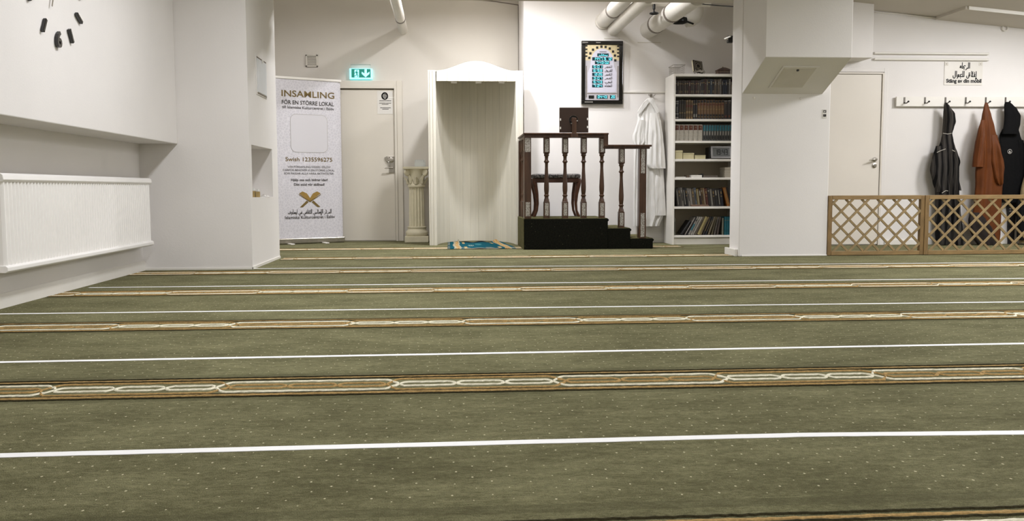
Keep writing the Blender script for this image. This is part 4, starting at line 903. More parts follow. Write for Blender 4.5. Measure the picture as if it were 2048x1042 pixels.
# stool standing on the pulpit platform
ys = 10.0; s0, s1 = X_at(1068, 400, ys), X_at(1160, 400, ys); zs = lambda y: Z_at(1110, y, ys)
st = thing('stool', 'upholstered wooden stool with curved legs on the pulpit platform', 'stool', ((s0 + s1) / 2, ys + .16, mz[0]))
b = MB(); z0, z1 = zs(356), zs(347.5); rows = []
for k, (ins, z) in enumerate(((0, z0), (-.006, z0 + .01), (-.006, z1 - .012), (.008, z1 - .003), (.05, z1))):
    o = []
    for (cx, cy, a0) in ((s1 - .03, ys + .31, 0), (s0 + .03, ys + .31, 90), (s0 + .03, ys + .03, 180), (s1 - .03, ys + .03, 270)):
        for j in range(5): an = math.radians(a0 + 22.5 * j); r = .035 - ins; o.append(V((cx + r * math.cos(an), cy + r * math.sin(an), z)))
    rows.append(o)
i = b.grid(rows, 0, cu=True); b.f.append(tuple(range(i + 80, i + 100))); b.mi.append(0)
def cush():
    t = NT('patterned_cushion'); t.base(t.ramp(t.noise(60, 3), [(.42, lin((34, 32, 34))), (.58, lin((120, 114, 110)))])); t.b.inputs['Roughness'].default_value = .6; return t.m
b.build('cushion', cush(), st, smooth=True)
b = MB(); b.box(s0 + .01, s1 - .01, ys + .01, ys + .33, zs(365), z0); b.build('apron', 'wood_red', st, bevel=.006)
for (x, sx) in ((s0 + .035, -1), (s1 - .035, 1)):
    for yy in (ys + .04, ys + .30):
        b = MB(); zt = zs(358); H = zt - mz[0]
        b.tube([(x + sx * dx_, yy, mz[0] + .003 + H * f) for dx_, f in ((.03, 0), (.03, .015), (.022, .04), (.0, .16), (-.008, .35), (.0, .6), (.02, .84), (.028, .95), (.02, 1))], [.017, .018, .016, .014, .017, .021, .028, .03, .028], 12); b.build('leg', 'wood_red', st, smooth=True)

# brown panel on a bracket clamped to the handrail
yt = ym + .02; tb = thing('display_panel', 'small dark brown panel seen from behind, clamped on the pulpit handrail', 'panel', W(1148, 274, yt))
A, B = W(1119, 265, yt), W(1177, 215, yt)
b = MB(); b.box(A.x, B.x, yt, yt + .022, A.z - .0, B.z); pl = b.build('panel_back', 'brown_plate', tb, bevel=.004)
b = MB(); c = W(1147, 240, yt - .004); b.stroke([(math.cos(math.radians(a_)) * .04, math.sin(math.radians(a_)) * .04) for a_ in range(-10, 250, 10)], .014, c, UX, UZ)
for (x, y) in ((1121, 239), (1121, 256), (1175, 238), (1175, 254)): b.cbox(W(x, y, yt - .001), V((.006, 0, 0)), V((0, .001, 0)), V((0, 0, .012)))
note(b.build('slots', 'trim', tb), 'white cut-outs in the panel back')
b = MB(); b.tube([W(1147, 240, yt - .0), W(1147, 240, yt - .05)], .022, 12); c0, c1 = W(1144, 274, yt - .06), W(1153, 236, yt - .06); b.box(c0.x, c1.x, yt - .075, yt - .05, c0.z - .0, c1.z)
c0, c1 = W(1142, 275, yt - .06), W(1156, 266, yt - .06); b.box(c0.x, c1.x, yt - .078, yt - .042, c0.z, c1.z); b.build('clamp_bracket', 'wood_dark', tb, bevel=.004)

# ---------------------------------------------------------------- bookcase and everything on it
yk = 10.19; kz = lambda y, x=1405: Z_at(x, y, yk); k0, k1 = X_at(1346, 320, yk), X_at(1346, 320, yk) + .80
bk = thing('bookcase', 'tall white bookcase full of books between the robe and the column', 'bookcase', ((k0 + k1) / 2, yk, 0))
ybk = YM - .03; th = .022; ztop = kz(147.5)
for x in (k0, k1 - th): b = MB(); b.box(x, x + th, yk, ybk, 0, ztop); b.build('side_panel', 'trim', bk, bevel=.002)
b = MB(); b.box(k0 + th, k1 - th, yk + .002, ybk, ztop - .03, ztop); b.build('top_board', 'trim', bk, bevel=.002)
b = MB(); b.box(k0 + th, k1 - th, ybk - .01, ybk, 0, ztop - .03); b.build('back_board', mat('bookcase_back', (176, 166, 146), .6, .03, 3), bk)
b = MB(); b.box(k0 + th, k1 - th, yk + .03, yk + .046, 0, kz(476)); b.build('plinth_board', 'trim', bk, bevel=.002)
ks = [kz(188.5), kz(238), kz(281.5), kz(318), kz(355), kz(413), kz(470.5)]
for z in ks: b = MB(); b.box(k0 + th, k1 - th, yk + .004, ybk - .01, z - .026, z); b.build('shelf', 'trim', bk, bevel=.002)
PAL = {}
def cover(name, c, band=None):
    if name not in PAL: PAL[name] = mat('cover_' + name, tuple(x * .78 for x in c), .5, .15, 50)  # cover colours scaled down to stand in for shade inside the shelves
    return PAL[name]
M['leaves'] = mat('book_pages', (196, 186, 160), .8, .08, 200, stretch=(60, 1, 1))
M['gilt'] = mat('gilt_lettering', (122, 100, 62), .4, .1, 60)  # gilt dulled along with the covers, shelf shade in its colour
M['maroon'] = mat('maroon_spine_label', (82, 40, 26), .5, .1, 40)
M['teal_label'] = mat('teal_spine_label', (34, 96, 108), .5, .15, 40)
M['pale_label'] = mat('pale_spine_label', (134, 130, 122), .6, .1, 40)
M['dark_label'] = mat('dark_spine_label', (30, 28, 28), .6, .1, 40)
def book(name, label, group, x, z, w, h, d, col, deco=(), lean=0.0, yf=None, rnd_=None):
    # x = left foot (lean <= 0) or right foot (lean > 0) at the shelf; spine towards the room
    yf = yk + .03 if yf is None else yf; b = MB(); c_ = .003; px0 = -w if lean > 0 else 0.0
    b.box(px0, px0 + c_, yf + .006, yf + d, 0, h); b.box(px0 + w - c_, px0 + w, yf + .006, yf + d, 0, h)
    n = 6; o = [(px0 + w * k / n, yf + .010 - .010 * math.sin(math.pi * k / n)) for k in range(n + 1)] + [(px0 + w, yf + .012), (px0, yf + .012)]
    b.prism([(x_, y_, 0) for x_, y_ in o], [(x_, y_, h) for x_, y_ in o])
    b.box(px0 + c_, px0 + w - c_, yf + .011, yf + d - .006, .004, h - .005, 1)
    mats = [col, M['leaves']]
    for (f0, f1, m_, wf) in deco:
        if M[m_] not in mats: mats.append(M[m_])
        k = mats.index(M[m_]); hw = w * wf / 2; cx = px0 + w / 2
        o2 = [(cx - hw + 2 * hw * q / 4, yf + .010 - .010 * math.sin(math.pi * (.5 + (q / 4 - .5) * wf)) - .0012) for q in range(5)]
        b.grid([[(x_, y_, h * f0) for x_, y_ in o2], [(x_, y_, h * f1) for x_, y_ in o2]], k)
    ca, sa = math.cos(lean), math.sin(lean)
    b.v = [V((x + p.x * ca + p.z * sa, p.y, z + .0008 + (-p.x * sa + p.z * ca))) for p in b.v]
    return tag(b.build(name, mats, bevel=0), label, 'book', group)
kx = lambda px, y: X_at(px, y, yk + .03)
inner0, inner1 = k0 + th + .002, k1 - th - .002
SH = ['top', 'second', 'third', 'fourth', 'fifth', 'sixth', 'lowest']
rnd = random.Random(21)
# top shelf: thirty-odd dark volumes
x = inner0 + .002; tints = [('near-black', (30, 24, 22)), ('dark brown', (52, 40, 32)), ('grey-brown', (74, 64, 54)), ('dark red', (66, 34, 30)), ('charcoal', (46, 44, 44)), ('olive', (92, 84, 58)), ('slate blue', (44, 56, 66)), ('tan', (104, 90, 72)), ('navy', (26, 32, 46)), ('rust', (110, 60, 34)), ('grey', (112, 106, 98))]
plan = [0, 1, 2, 1, 2, 2, 1, 3, 1, 2, 1, 3, 2, 2, 4, 1, 3, 5, 0, 6, 0, 7, 2, 7, 10, 0, 8, 8, 0, 10, 7, 9, 9, 0]
k = 0
wsum = inner1 - x
ws = [rnd.uniform(.017, .025) for _ in plan]; sc_ = (wsum - .004) / sum(w + .0006 for w in ws)
for k, p in enumerate(plan):
    w = ws[k] * sc_; nm, c = tints[p]; px_ = 1350 + 118 * k / 34
    h = (.158 + .004 * rnd.random()) if k < 14 else (.172 + .008 * rnd.random()); h = h if k != 30 else .145
    deco = [(.74, .80, 'gilt', .7), (.2, .24, 'gilt', .7), (.12, .14, 'gilt', .8)] if (k % 3 != 1 and p < 5) else [(.62, .86, 'pale_label', .35)] if k % 2 else [(.7, .74, 'gilt', .6)]
    book('book', '%s book, %s from the left on the top shelf' % (nm, ORD[k]), 'books on the top shelf', x, ks[0], w, h, .19, cover(nm.replace(' ', '_').replace('-', '_'), c), deco); x += w + .0006 * sc_
# second shelf: tall sets
x = inner0 + .002
spec = [('black', (22, 22, 24), .04, [(.9, .94, 'pale_label', .9), (.8, .83, 'pale_label', .9), (.35, .65, 'pale_label', .12), (.26, .3, 'pale_label', .9), (.05, .1, 'pale_label', .9)])]
spec += [('dark olive', (56, 48, 34), .023, [(.78, .92, 'dark_label', .8), (.3, .34, 'gilt', .7)])] * 3 + [('mottled brown', (98, 76, 48), .024, [(.9, .95, 'gilt', .8), (.62, .74, 'maroon', .9), (.3, .42, 'gilt', .8), (.0, .12, 'gilt', .5)])] * 3
spec += [('black and cream', (44, 38, 36), .022, [(.75, .8, 'gilt', .8), (.1, .26, 'pale_label', .5)])] * 2 + [('tan and maroon', (132, 98, 62), .03, [(.86, .98, 'dark_label', .95), (.72, .8, 'maroon', .9), (.5, .54, 'gilt', .8), (.0, .26, 'dark_label', 1), (.1, .13, 'gilt', .9)])] * 9 + [('dark grey-brown', (50, 42, 38), .036, [(.94, .97, 'pale_label', .8), (.84, .87, 'gilt', .3), (.1, .2, 'maroon', .5)])] * 4
ws = sum(s[2] + .001 for s in spec); sc_ = (inner1 - x) / ws
for k, (nm, c, w, deco) in enumerate(spec):
    book('book', '%s volume, %s from the left on the second shelf' % (nm, ORD[k]), 'books on the second shelf', x, ks[1], w * sc_, .218 + (.003 * (k % 3)), .2, cover(nm.replace(' ', '_').replace('-', '_'), c), deco); x += (w + .001) * sc_
# third shelf: six white and maroon, twelve teal and grey
x = inner0 + .002; xe = kx(1405.5, 260)
for k in range(6):
    w = (xe - x) / (6 - k) - .001; book('book', 'white volume with maroon label, %s from the left on the third shelf' % ORD[k], 'white volumes on the third shelf', x, ks[2], w, .188, .2, cover('ivory', (206, 198, 182)), [(.66, .95, 'maroon', 1), (.8, .84, 'gilt', .3)]); x += w + .001
x += .004
for k in range(13):
    w = (inner1 - x) / (13 - k) - .001; book('book', 'teal and grey volume, %s after the white set on the third shelf' % ORD[k], 'teal volumes on the third shelf', x, ks[2], w, .186, .2, cover('grey_green', (92, 92, 86)), [(.62, .97, 'teal_label', 1), (.1, .3, 'dark_label', .6), (.36, .6, 'pale_label', .4)]); x += w + .001
# fourth shelf: cream cards, boxes and a desk clock
M['cream_card'] = mat('cream_card', (190, 180, 142), .7, .05, 20)
for k, (l, r, t_, lab, dy) in enumerate(((1350, 1365, 301, 'tallest cream card box, leftmost on the fourth shelf', .02), (1365.5, 1388.5, 306, 'middle cream card box with lid on the fourth shelf', .03), (1389.5, 1411, 310.5, 'lowest cream card box, rightmost of three on the fourth shelf', .02))):
    x0, x1 = max(inner0 + .002, kx(l, 310)), kx(r, 310); h = Z_at(1400, t_, yk + .03) - ks[3]; t = thing('card_box', lab, 'box', ((x0 + x1) / 2, yk + dy + .06, ks[3]), 'cream card boxes')
    b = MB(); b.box(x0 + .002, x1 - .002, yk + dy, yk + dy + .14, ks[3] + .0008, ks[3] + h * .8); b.build('box_body', 'cream_card', t, bevel=.003)
    b = MB(); b.box(x0, x1, yk + dy - .002, yk + dy + .142, ks[3] + h * .8, ks[3] + h); b.build('lid', 'cream_card', t, bevel=.003)
c0, c1 = W(1421, 317.5, yk + .05), W(1464, 292, yk + .05); dc = thing('desk_clock', 'grey framed digital desk clock leaning on the fourth shelf', 'clock', ((c0.x + c1.x) / 2, yk + .06, ks[3]))
tl = V((0, .22, 1)).normalized(); nn = V((0, -1, .22)).normalized(); ce = V(((c0.x + c1.x) / 2, yk + .07, ks[3] + .078)); hw, hh = (c1.x - c0.x) / 2, .074
b = MB(); b.cbox(ce, UX * hw, nn * .012, tl * hh); b.build('housing', 'black', dc, bevel=.004)
b = MB()
for (u, v, a_, c_) in ((0, .83, .97, .15), (0, -.83, .97, .15), (-.88, 0, .1, .72), (.88, 0, .1, .72)): b.cbox(ce + nn * .013 + UX * hw * u + tl * hh * v, UX * hw * a_, nn * .004, tl * hh * c_)
b.build('silver_frame', mat('dull_silver', (128, 126, 124), .4, .1, 30, metal=.5), dc, bevel=.003)
b = MB(); b.cbox(ce + nn * .0125, UX * hw * .78, nn * .002, tl * hh * .66); b.build('screen', mat('lcd_screen', (74, 76, 68), .3, .05, 30), dc)
b = MB(); digits(b, '19:43', ce + nn * .016 - UX * hw * .6 - tl * hh * .4, UX, tl, hw * 1.25, hh * .8); b.build('lcd_figures', 'ink', dc)
b = MB(); b.box(c0.x - .02, c0.x - .008, yk + .05, yk + .2, ks[3] + .001, ks[3] + .14); tag(b.build('box_file', 'black', bevel=.003), 'thin black file standing left of the desk clock', 'file')
# fifth shelf: papers
def slab(name, label, cat, l, r, yt_, m, dy, dep, n=1, grp=None):
    x0, x1 = max(kx(l, 350), inner0), min(kx(r, 350), inner1); h = max(.004, Z_at(1400, yt_, yk + .03) - ks[4]); b = MB(); rd = random.Random(label)
    for k in range(n): j = rd.uniform(-.004, .004); b.box(x0 + .005 + j, x1 - .005 + j, yk + dy + j, yk + dy + dep + j, ks[4] + h * k / n + .0006, ks[4] + h * (k + 1) / n - (.0004 if n > 1 else 0))
    return tag(b.build(name, m), label, cat, grp)
slab('paper_stack', 'thin loose white papers at the left of the fifth shelf', 'papers', 1350, 1372, 353.2, 'paper', .02, .2, 3)
slab('paper_stack', 'bright white paper block in the middle of the fifth shelf', 'papers', 1381.5, 1404, 350, 'paper', .02, .2, 2)
slab('stapler_box', 'small brown pouch between the papers on the fifth shelf', 'pouch', 1373, 1380, 350.5, mat('brown_pouch', (84, 70, 56), .7, .1, 40), .03, .1)
slab('folder', 'flat dark folder right of the white block on the fifth shelf', 'folder', 1408, 1438, 351, mat('dark_folder', (92, 84, 76), .6, .1, 30), .06, .2)
slab('magazine_stack', 'stack of pale magazines at the right end of the fifth shelf', 'magazines', 1450, 1470, 334.5, mat('magazine_edges', (190, 182, 166), .7, .12, 90, stretch=(1, 1, 8)), .05, .2, 12)
b = MB(); b.tube([W(1396, 350, yk + .06), W(1403, 349, yk + .05), W(1407, 348, yk + .06)], .006, 6); b.box(kx(1405, 350), kx(1407.5, 350), yk + .05, yk + .1, ks[4] + .0006, ks[4] + .045); tag(b.build('tape_dispenser', 'black', bevel=.002), 'little black holder beside the white paper block', 'holder')
# sixth shelf: books leaning to the left
cols = [('speckled grey', (72, 68, 62)), ('speckled grey', (72, 68, 62)), ('grey', (124, 118, 108)), ('black', (26, 24, 24)), ('charcoal', (48, 46, 46)), ('pale grey', (142, 134, 124)), ('pale grey', (142, 134, 124)), ('grey-brown', (98, 86, 70)), ('blue-grey', (96, 102, 110)), ('ochre', (150, 128, 64)), ('dark plum', (50, 34, 36)), ('brown', (112, 88, 54)), ('tan', (140, 110, 70)), ('maroon', (92, 48, 40)), ('dark patterned', (52, 46, 42)), ('grey', (124, 118, 108)), ('dark patterned', (52, 46, 42)), ('charcoal', (48, 46, 46)), ('dark patterned', (52, 46, 42)), ('navy', (36, 38, 50))]
x = inner0 + .045; le = -math.radians(7.5); n = len(cols); ws = [rnd.uniform(.024, .036) for _ in cols]; avail = kx(1448, 413) - x; sc_ = avail / sum(ws)
for k, (nm, c) in enumerate(cols):
    w = ws[k] * sc_; h = .212 + rnd.uniform(-.01, .008)
    deco = [(.62, .9, 'pale_label', .5)] if k in (10, 17) else [(.1, .9, 'pale_label', .25)] if k % 3 == 0 else [(.55, .6, 'gilt', .6), (.7, .85, 'gilt', .4)] if k % 3 == 1 else [(.3, .7, 'dark_label', .4), (.8, .86, 'pale_label', .5)]
    book('book', '%s book, %s from the left on the sixth shelf' % (nm, ORD[k]), 'books on the sixth shelf', x, ks[5], w * math.cos(le) - .0004, h, .18, cover('s6_' + nm.replace(' ', '_').replace('-', '_'), c), deco, le); x += w
for k, (nm, c, w) in enumerate((('orange', (168, 104, 40), .036), ('black', (26, 24, 24), .024))):
    book('book', '%s book leaning most, at the right of the sixth shelf' % nm, 'books on the sixth shelf', x + .040, ks[5], w, .222, .18, cover('s6b_' + nm, c), [(.1, .9, 'gilt', .3)] if not k else (), -math.radians(15)); x += w * 1.06
c0 = W(1372, 413, yk + .01); b = MB(); b.box(kx(1382, 413), kx(1417, 413), yk + .008, yk + .028, ks[5] + .0006, ks[5] + .014); b.box(kx(1380, 413), kx(1415, 413), yk + .009, yk + .028, ks[5] + .0142, ks[5] + .022)
tag(b.build('booklet', mat('brown_booklet', (112, 88, 72), .7, .1, 60), bevel=.002), 'flat brown booklets lying before the books on the sixth shelf', 'booklet')
# lowest shelf: books leaning to the right, then upright teal ones
book('book', 'thin pale book upright at the left end of the lowest shelf', 'books on the lowest shelf', inner0 + .004, ks[6], .018, .2, .18, cover('pale_sage', (150, 150, 132)), [(.2, .8, 'dark_label', .3)])
cols = [('black', (24, 22, 22), .04, 34), ('white and red', (176, 168, 158), .014, 30), ('black', (24, 22, 22), .016, 29), ('white, teal and grey', (164, 160, 150), .030, 28), ('white', (184, 178, 166), .026, 27), ('white', (184, 178, 166), .024, 27), ('grey-brown', (106, 94, 76), .028, 26), ('yellow-cream', (186, 170, 112), .042, 25), ('tan', (130, 112, 78), .024, 25), ('black', (24, 22, 22), .034, 23), ('blue-black', (40, 46, 54), .022, 22), ('buff', (132, 120, 96), .03, 19), ('olive', (104, 94, 66), .026, 15), ('grey', (120, 112, 104), .026, 12), ('brown-grey', (92, 80, 72), .03, 9)]
xr_ = kx(1437, 470); HT = [(.213 if k else .17) / max(.88, math.cos(math.radians(c[3]))) * .98 for k, c in enumerate(cols)]
def lay(sc):                          # right to left, each book resting on the next one
    xl, a2, h2, w2, feet = xr_, None, 0, 0, []
    for (nm, c, w, dg), h in reversed(list(zip(cols, HT))):
        a_ = math.radians(dg); w *= sc; xr = xl - .001
        if a2 is not None:
            xr = min(xr, xl + h * math.cos(a_) * math.tan(a2) - h * math.sin(a_) - .001, xl + w2 / math.cos(a2) - w2 * math.cos(a2) + h2 * math.sin(a2) - (w2 * math.sin(a2) + h2 * math.cos(a2)) * math.tan(a_) - .001)
        feet.append(xr); xl = xr - w / math.cos(a_); a2, h2, w2 = a_, h, w
    return feet[::-1], xl
sc_ = 1.0
while lay(sc_)[1] < kx(1359, 470): sc_ -= .01
while lay(sc_)[1] > kx(1363, 470): sc_ += .01
feet = lay(sc_)[0]
for k, (nm, c, w, dg) in enumerate(cols):
    a_ = math.radians(dg); deco = [(.25, .6, 'teal_label', 1), (.75, .85, 'dark_label', .6)] if k == 3 else [(.15, .85, 'dark_label', .25)] if k in (4, 6, 8, 12, 13) else [(.2, .8, 'gilt', .2)] if k in (9, 10) else ()
    book('book', '%s book leaning right, %s of the leaning row on the lowest shelf' % (nm, ORD[k]), 'books on the lowest shelf', feet[k], ks[6], w * sc_, HT[k], .18, cover('s7_' + nm.replace(' ', '_').replace('-', '_').replace(',', ''), c), deco, a_)
book('book', 'thin pale book upright before the teal volumes of the lowest shelf', 'books on the lowest shelf', kx(1444.4, 470), ks[6], .016, .2, .18, cover('pale_sage', (150, 150, 132)), ())
x = kx(1448.5, 470)
for k in range(5):
    w = (inner1 - x) / (5 - k) - .001; book('book', 'bright teal volume, %s of the upright set on the lowest shelf' % ORD[k], 'teal volumes on the lowest shelf', x, ks[6], w, .213, .18, cover('bright_teal', (22, 108, 122)), [(.2, .22, 'dark_label', .9), (.8, .82, 'gilt', .8)]); x += w + .001

# on top of the bookcase
wb = thing('wire_basket', 'low grey wire mesh basket on top of the bookcase, left', 'basket', (kx(1358, 146), yk + .15, ztop))
x0, x1, z1 = kx(1342.5, 140) + .035, kx(1372, 140), Z_at(1358, 130.5, yk + .1); b = MB(); yy0, yy1 = yk + .06, yk + .3
for z, i_ in ((ztop + .003, .012), (z1, 0)): b.tube([(x0 + i_, yy0 + i_, z), (x1 - i_, yy0 + i_, z), (x1 - i_, yy1 - i_, z), (x0 + i_, yy1 - i_, z), (x0 + i_, yy0 + i_, z)], .0035, 6)
b.build('rim_wire', 'chrome', wb)
b = MB()
for k in range(15): x = x0 + .012 + (x1 - x0 - .024) * k / 14; b.tube([(x, yy0 + .004, z1), (x, yy0 + .012, ztop + .003), (x, yy1 - .012, ztop + .003), (x, yy1 - .004, z1)], .0013, 4)
for k in range(4): z = ztop + .02 + (z1 - ztop - .02) * k / 4; b.tube([(x0 + .004, yy0 + .004, z), (x1 - .004, yy0 + .004, z), (x1 - .004, yy1 - .004, z), (x0 + .004, yy1 - .004, z), (x0 + .004, yy0 + .004, z)], .0013, 4)
b.build('wire_mesh', 'chrome', wb)
qs = thing('book_on_stand', 'ornate silver and black book propped on a small stand on the bookcase', 'book', (kx(1401, 146), yk + .12, ztop))
ce = V((kx(1400, 131), yk + .13, Z_at(1400, 133, yk + .1))); ux = V((math.cos(.15), .25, -math.sin(.15) * .9)).normalized(); tl = V((-.22, .42, 1)).normalized(); tl = (tl - ux * tl.dot(ux)).normalized(); nn = ux.cross(tl)
b = MB(); b.cbox(ce, ux * .062, nn * .014, tl * .078); b.build('cover', 'gloss_black', qs, bevel=.004)
b = MB()
for r_, w_ in ((.9, .008), (.62, .006)): b.stroke([(-.055 * r_, -.07 * r_), (.055 * r_, -.07 * r_), (.055 * r_, .07 * r_), (-.055 * r_, .07 * r_), (-.055 * r_, -.07 * r_)], w_, ce + nn * .0145, ux, tl)
b.stroke([(math.cos(k * .5236) * .026, math.sin(k * .5236) * .03) for k in range(13)], .008, ce + nn * .0145, ux, tl); b.build('silver_ornament', 'chrome', qs)
b = MB(); b.cbox(ce - nn * .002 - ux * .064, ux * .002, nn * .011, tl * .074); b.build('page_edges', 'leaves', qs)
b = MB(); rnd2 = random.Random(4)
for s in (-1, 1):
    fx = V((kx(1401, 140) + .05 * s, yk + .085, 0)); b.tube([fx + UZ * (ztop + .008), fx + V((.012 * s, -.01, ztop + .03)), fx + V((-.006 * s, -.004, ztop + .05)), fx + V((.004 * s, .06, ztop + .09))], [.010, .008, .009, .006], 8)
b.tube([V((kx(1401, 140) - .06, yk + .09, ztop + .03)), V((kx(1401, 140), yk + .075, ztop + .045)), V((kx(1401, 140) + .06, yk + .09, ztop + .03))], [.012, .014, .012], 8); b.tube([V((kx(1401, 140), yk + .16, ztop + .006)), V((kx(1401, 140), yk + .15, ztop + .06))], .007, 6)
for k in range(12): b.lathe([(.004, 0), (.009, .004), (.004, .009)], (kx(1401, 140) + rnd2.uniform(-.065, .065), yk + .075 + rnd2.uniform(-.008, .01), ztop + rnd2.uniform(.012, .05)), 6)
b.build('stand', 'chrome', qs, smooth=True)
cb = thing('carved_box', 'small dark carved casket with domed lid on the right of the bookcase top', 'box', (kx(1450, 146), yk + .12, ztop))
x0, x1 = kx(1437, 140), kx(1463, 140); b = MB(); b.box(x0 + .006, x1 - .006, yk + .06, yk + .17, ztop + .008, ztop + .05)
for x in (x0 + .014, x1 - .014):
    for y in (yk + .068, yk + .162): b.lathe([(.009, 0), (.012, .006), (.008, .012)], (x, y, ztop + .0005), 8)
b.build('casket_body', 'wood_dark', cb, bevel=.004)
b = MB(); xm_ = (x0 + x1) / 2; o = [(x0, ztop + .05)] + [(x0 + (x1 - x0) * k / 8, ztop + .058 + .024 * math.sin(math.pi * k / 8)) for k in range(9)] + [(x1, ztop + .05)]; b.prismY(o, yk + .055, yk + .175); b.build('lid', 'wood_dark', cb, bevel=.004)
b = MB(); b.lathe([(.006, 0), (.011, .008), (.004, .018)], (xm_, yk + .115, ztop + .08), 10); b.stroke([(-.05, 0), (-.02, .006), (.02, .006), (.05, 0)], .005, V((xm_, yk + .0595, ztop + .03)), UX, UZ); b.build('brass_fitting', 'gilt', cb, smooth=True)

# ---------------------------------------------------------------- right wall
for k, (py, lab) in enumerate(((106, 'upper of the two white surface pipes along the right wall'), (118, 'lower of the two white surface pipes along the right wall'))):
    a, c = W(1749, py, YR - .02), W(1977, py + 3.2, YR - .02); b = MB(); b.tube([V((a.x, YR - .02, a.z)), V((c.x, YR - .02, a.z))], .014, 12)
    t = thing('surface_pipe', lab, 'pipe', (a.x, YR - .02, a.z), 'surface pipes on the right wall'); b.build('tube', 'trim', t, smooth=True)
ys_ = YR - .006; a, c = W(1888, 170, ys_), W(1966, 123.5, ys_)
sg = thing('phone_sign', 'white printed sign with Arabic and Swedish lines above the coat rack', 'sign', ((a.x + c.x) / 2, ys_, a.z))
b = MB(); b.box(a.x, c.x, ys_, YR - .0005, a.z, c.z); b.build('sheet', mat('sign_sheet', (222, 217, 208), .4, .02, 20), sg)
b = MB(); text_px(b, 'St\u00e4ng av din mobil', 1892, 1962.5, 165, 7.6, ys_, 0, .045)
pr_ = W(1940, 136.5, ys_); arabic(b, 'A,l,r,j,Af,hz', pr_, UX, UZ, pr_.x - X_at(1919, 136, ys_), .062, 0, .15)
pr_ = W(1953, 153.5, ys_); arabic(b, 'Ah,g,la,q, ,A,lm,jm,w,A,L', pr_, UX, UZ, pr_.x - X_at(1905, 153, ys_), .062, 0, .15); b.build('lettering', 'ink', sg)
b = MB()
for (px, py) in ((1893, 128), (1961, 128)): p = W(px, py, ys_ - .001); b.cbox(p, V((.02, 0, 0)), V((0, .0006, 0)), V((0, 0, .02)), 0); b.lathe([(.004, 0), (.003, .004)], p, 8, 1, ax=V((0, -1, 0)))
b.build('fixing_pads', ['lamp_grey', 'ink'], sg)

# coat rack
yc_ = YR - .045; z0, z1 = Z_at(1900, 213, yc_), Z_at(1900, 193.5, yc_); x0 = X_at(1793, 203, yc_); x1 = x0 + 1.95
cr = thing('coat_rack', 'long white wall coat rack board with steel hooks', 'coat rack', ((x0 + x1) / 2, yc_, z0))
b = MB(); b.box(x0, x1, yc_, YR - .02, z0, z1); b.build('board', 'trim', cr, bevel=.002)
b = MB(); b.box(x0 + .03, x1 - .03, YR - .021, YR - .0005, z0 + .008, z1 - .015); b.build('backing', 'lamp_grey', cr)
HX = [1809, 1850, 1891, 1931.5, 1971.5, 2011, 2051, 2091]
for px in HX:
    c = W(px, 203, yc_ - .003); b = MB(); b.cbox(c + V((0, 0, .012)), V((.0085, 0, 0)), V((0, .003, 0)), V((0, 0, .036)))
    b.tube([c + V((0, -.003, -.012)), c + V((.0, -.03, -.022)), c + V((.004, -.05, -.02)), c + V((.010, -.06, -.004))], .006, 8);
    hkp = b.build('hook', 'hook_steel', cr, smooth=True); b = MB(); b.lathe([(.004, -.010), (.0105, -.004), (.0105, .004), (.004, .010)], c + V((.014, -.062, -.006)), 10); b.build('knob', 'black', hkp, smooth=True)

# garments on the rack
yg = YR - .12
def stripes(name, base, dark, pale, n, ang=0.0):
    t = NT(name); sep = t.n.new('ShaderNodeSeparateXYZ'); t.link(t.coord(), sep.inputs[0]); wv = t.noise(3, 2)
    u = t.math('ADD', t.math('MULTIPLY', sep.outputs[0], n), t.math('ADD', t.math('MULTIPLY', sep.outputs[2], ang), t.math('MULTIPLY', wv, .5))); f = t.math('FRACT', u)
    c = t.mix(t.math('LESS_THAN', f, .38), lin(base), lin(dark)); c = t.mix(t.math('MULTIPLY', t.math('LESS_THAN', t.math('ABSOLUTE', t.math('SUBTRACT', f, .70)), .05), .55), c, lin(pale)); t.base(c); t.b.inputs['Roughness'].default_value = .9; t.b.inputs['Specular IOR Level'].default_value = .1
    t.bump(t.noise(250, 2), .3, .004); return t.m
dj = thing('striped_robe', 'long dark grey striped hooded robe on the third rack hook', 'robe', W(1895, 490, yg))
mt = stripes('dark_striped_wool', (56, 53, 50), (21, 20, 20), (82, 78, 73), 15)
b = MB(); garment(b, [(206, 1889, 1894), (212, 1888, 1899), (228, 1887.5, 1908), (244, 1887, 1909.5), (256, 1886, 1906), (266, 1885, 1903)], yg, .065, 2, folds=5, amp=.14, nz=26, wob=.8); b.build('hood', mt, dj, smooth=True)
b = MB(); garment(b, [(265, 1885, 1903.5), (282, 1882, 1906), (300, 1876, 1910), (318, 1868, 1912), (345, 1863, 1914), (380, 1871, 1916), (420, 1871, 1919), (460, 1871, 1924), (489, 1872, 1928)], yg, .085, 6, folds=8, amp=.22, nz=50); b.build('robe_body', mt, dj, smooth=True)
b = MB(); garment(b, [(285, 1900, 1906), (305, 1902, 1914), (324, 1904, 1919), (334, 1904, 1917), (360, 1905, 1917), (381, 1906, 1921.5)], yg - .035, .05, 8, folds=4, amp=.18, nz=24); b.build('right_sleeve', mt, dj, smooth=True)
b = MB(); garment(b, [(292, 1872, 1886), (318, 1864, 1886), (340, 1860.5, 1884), (365, 1866, 1886), (384, 1872, 1895)], yg - .03, .05, 12, folds=4, amp=.18, nz=24); b.build('left_sleeve', mt, dj, smooth=True)
M['piping'] = mat('pale_stitching', (176, 170, 160), .8, 0)
b = MB(); zf2 = yg - .105
for pts in ([(1886, 266.5), (1895, 268), (1903, 266.5)], [(1874, 305), (1882, 301), (1891, 298)], [(1904, 300), (1910, 303)], [(1884, 386), (1892, 381), (1896, 382)]): b.tube([W(x, y, zf2) for x, y in pts], .0035, 6)
b.build('stitching', 'piping', dj, smooth=True)

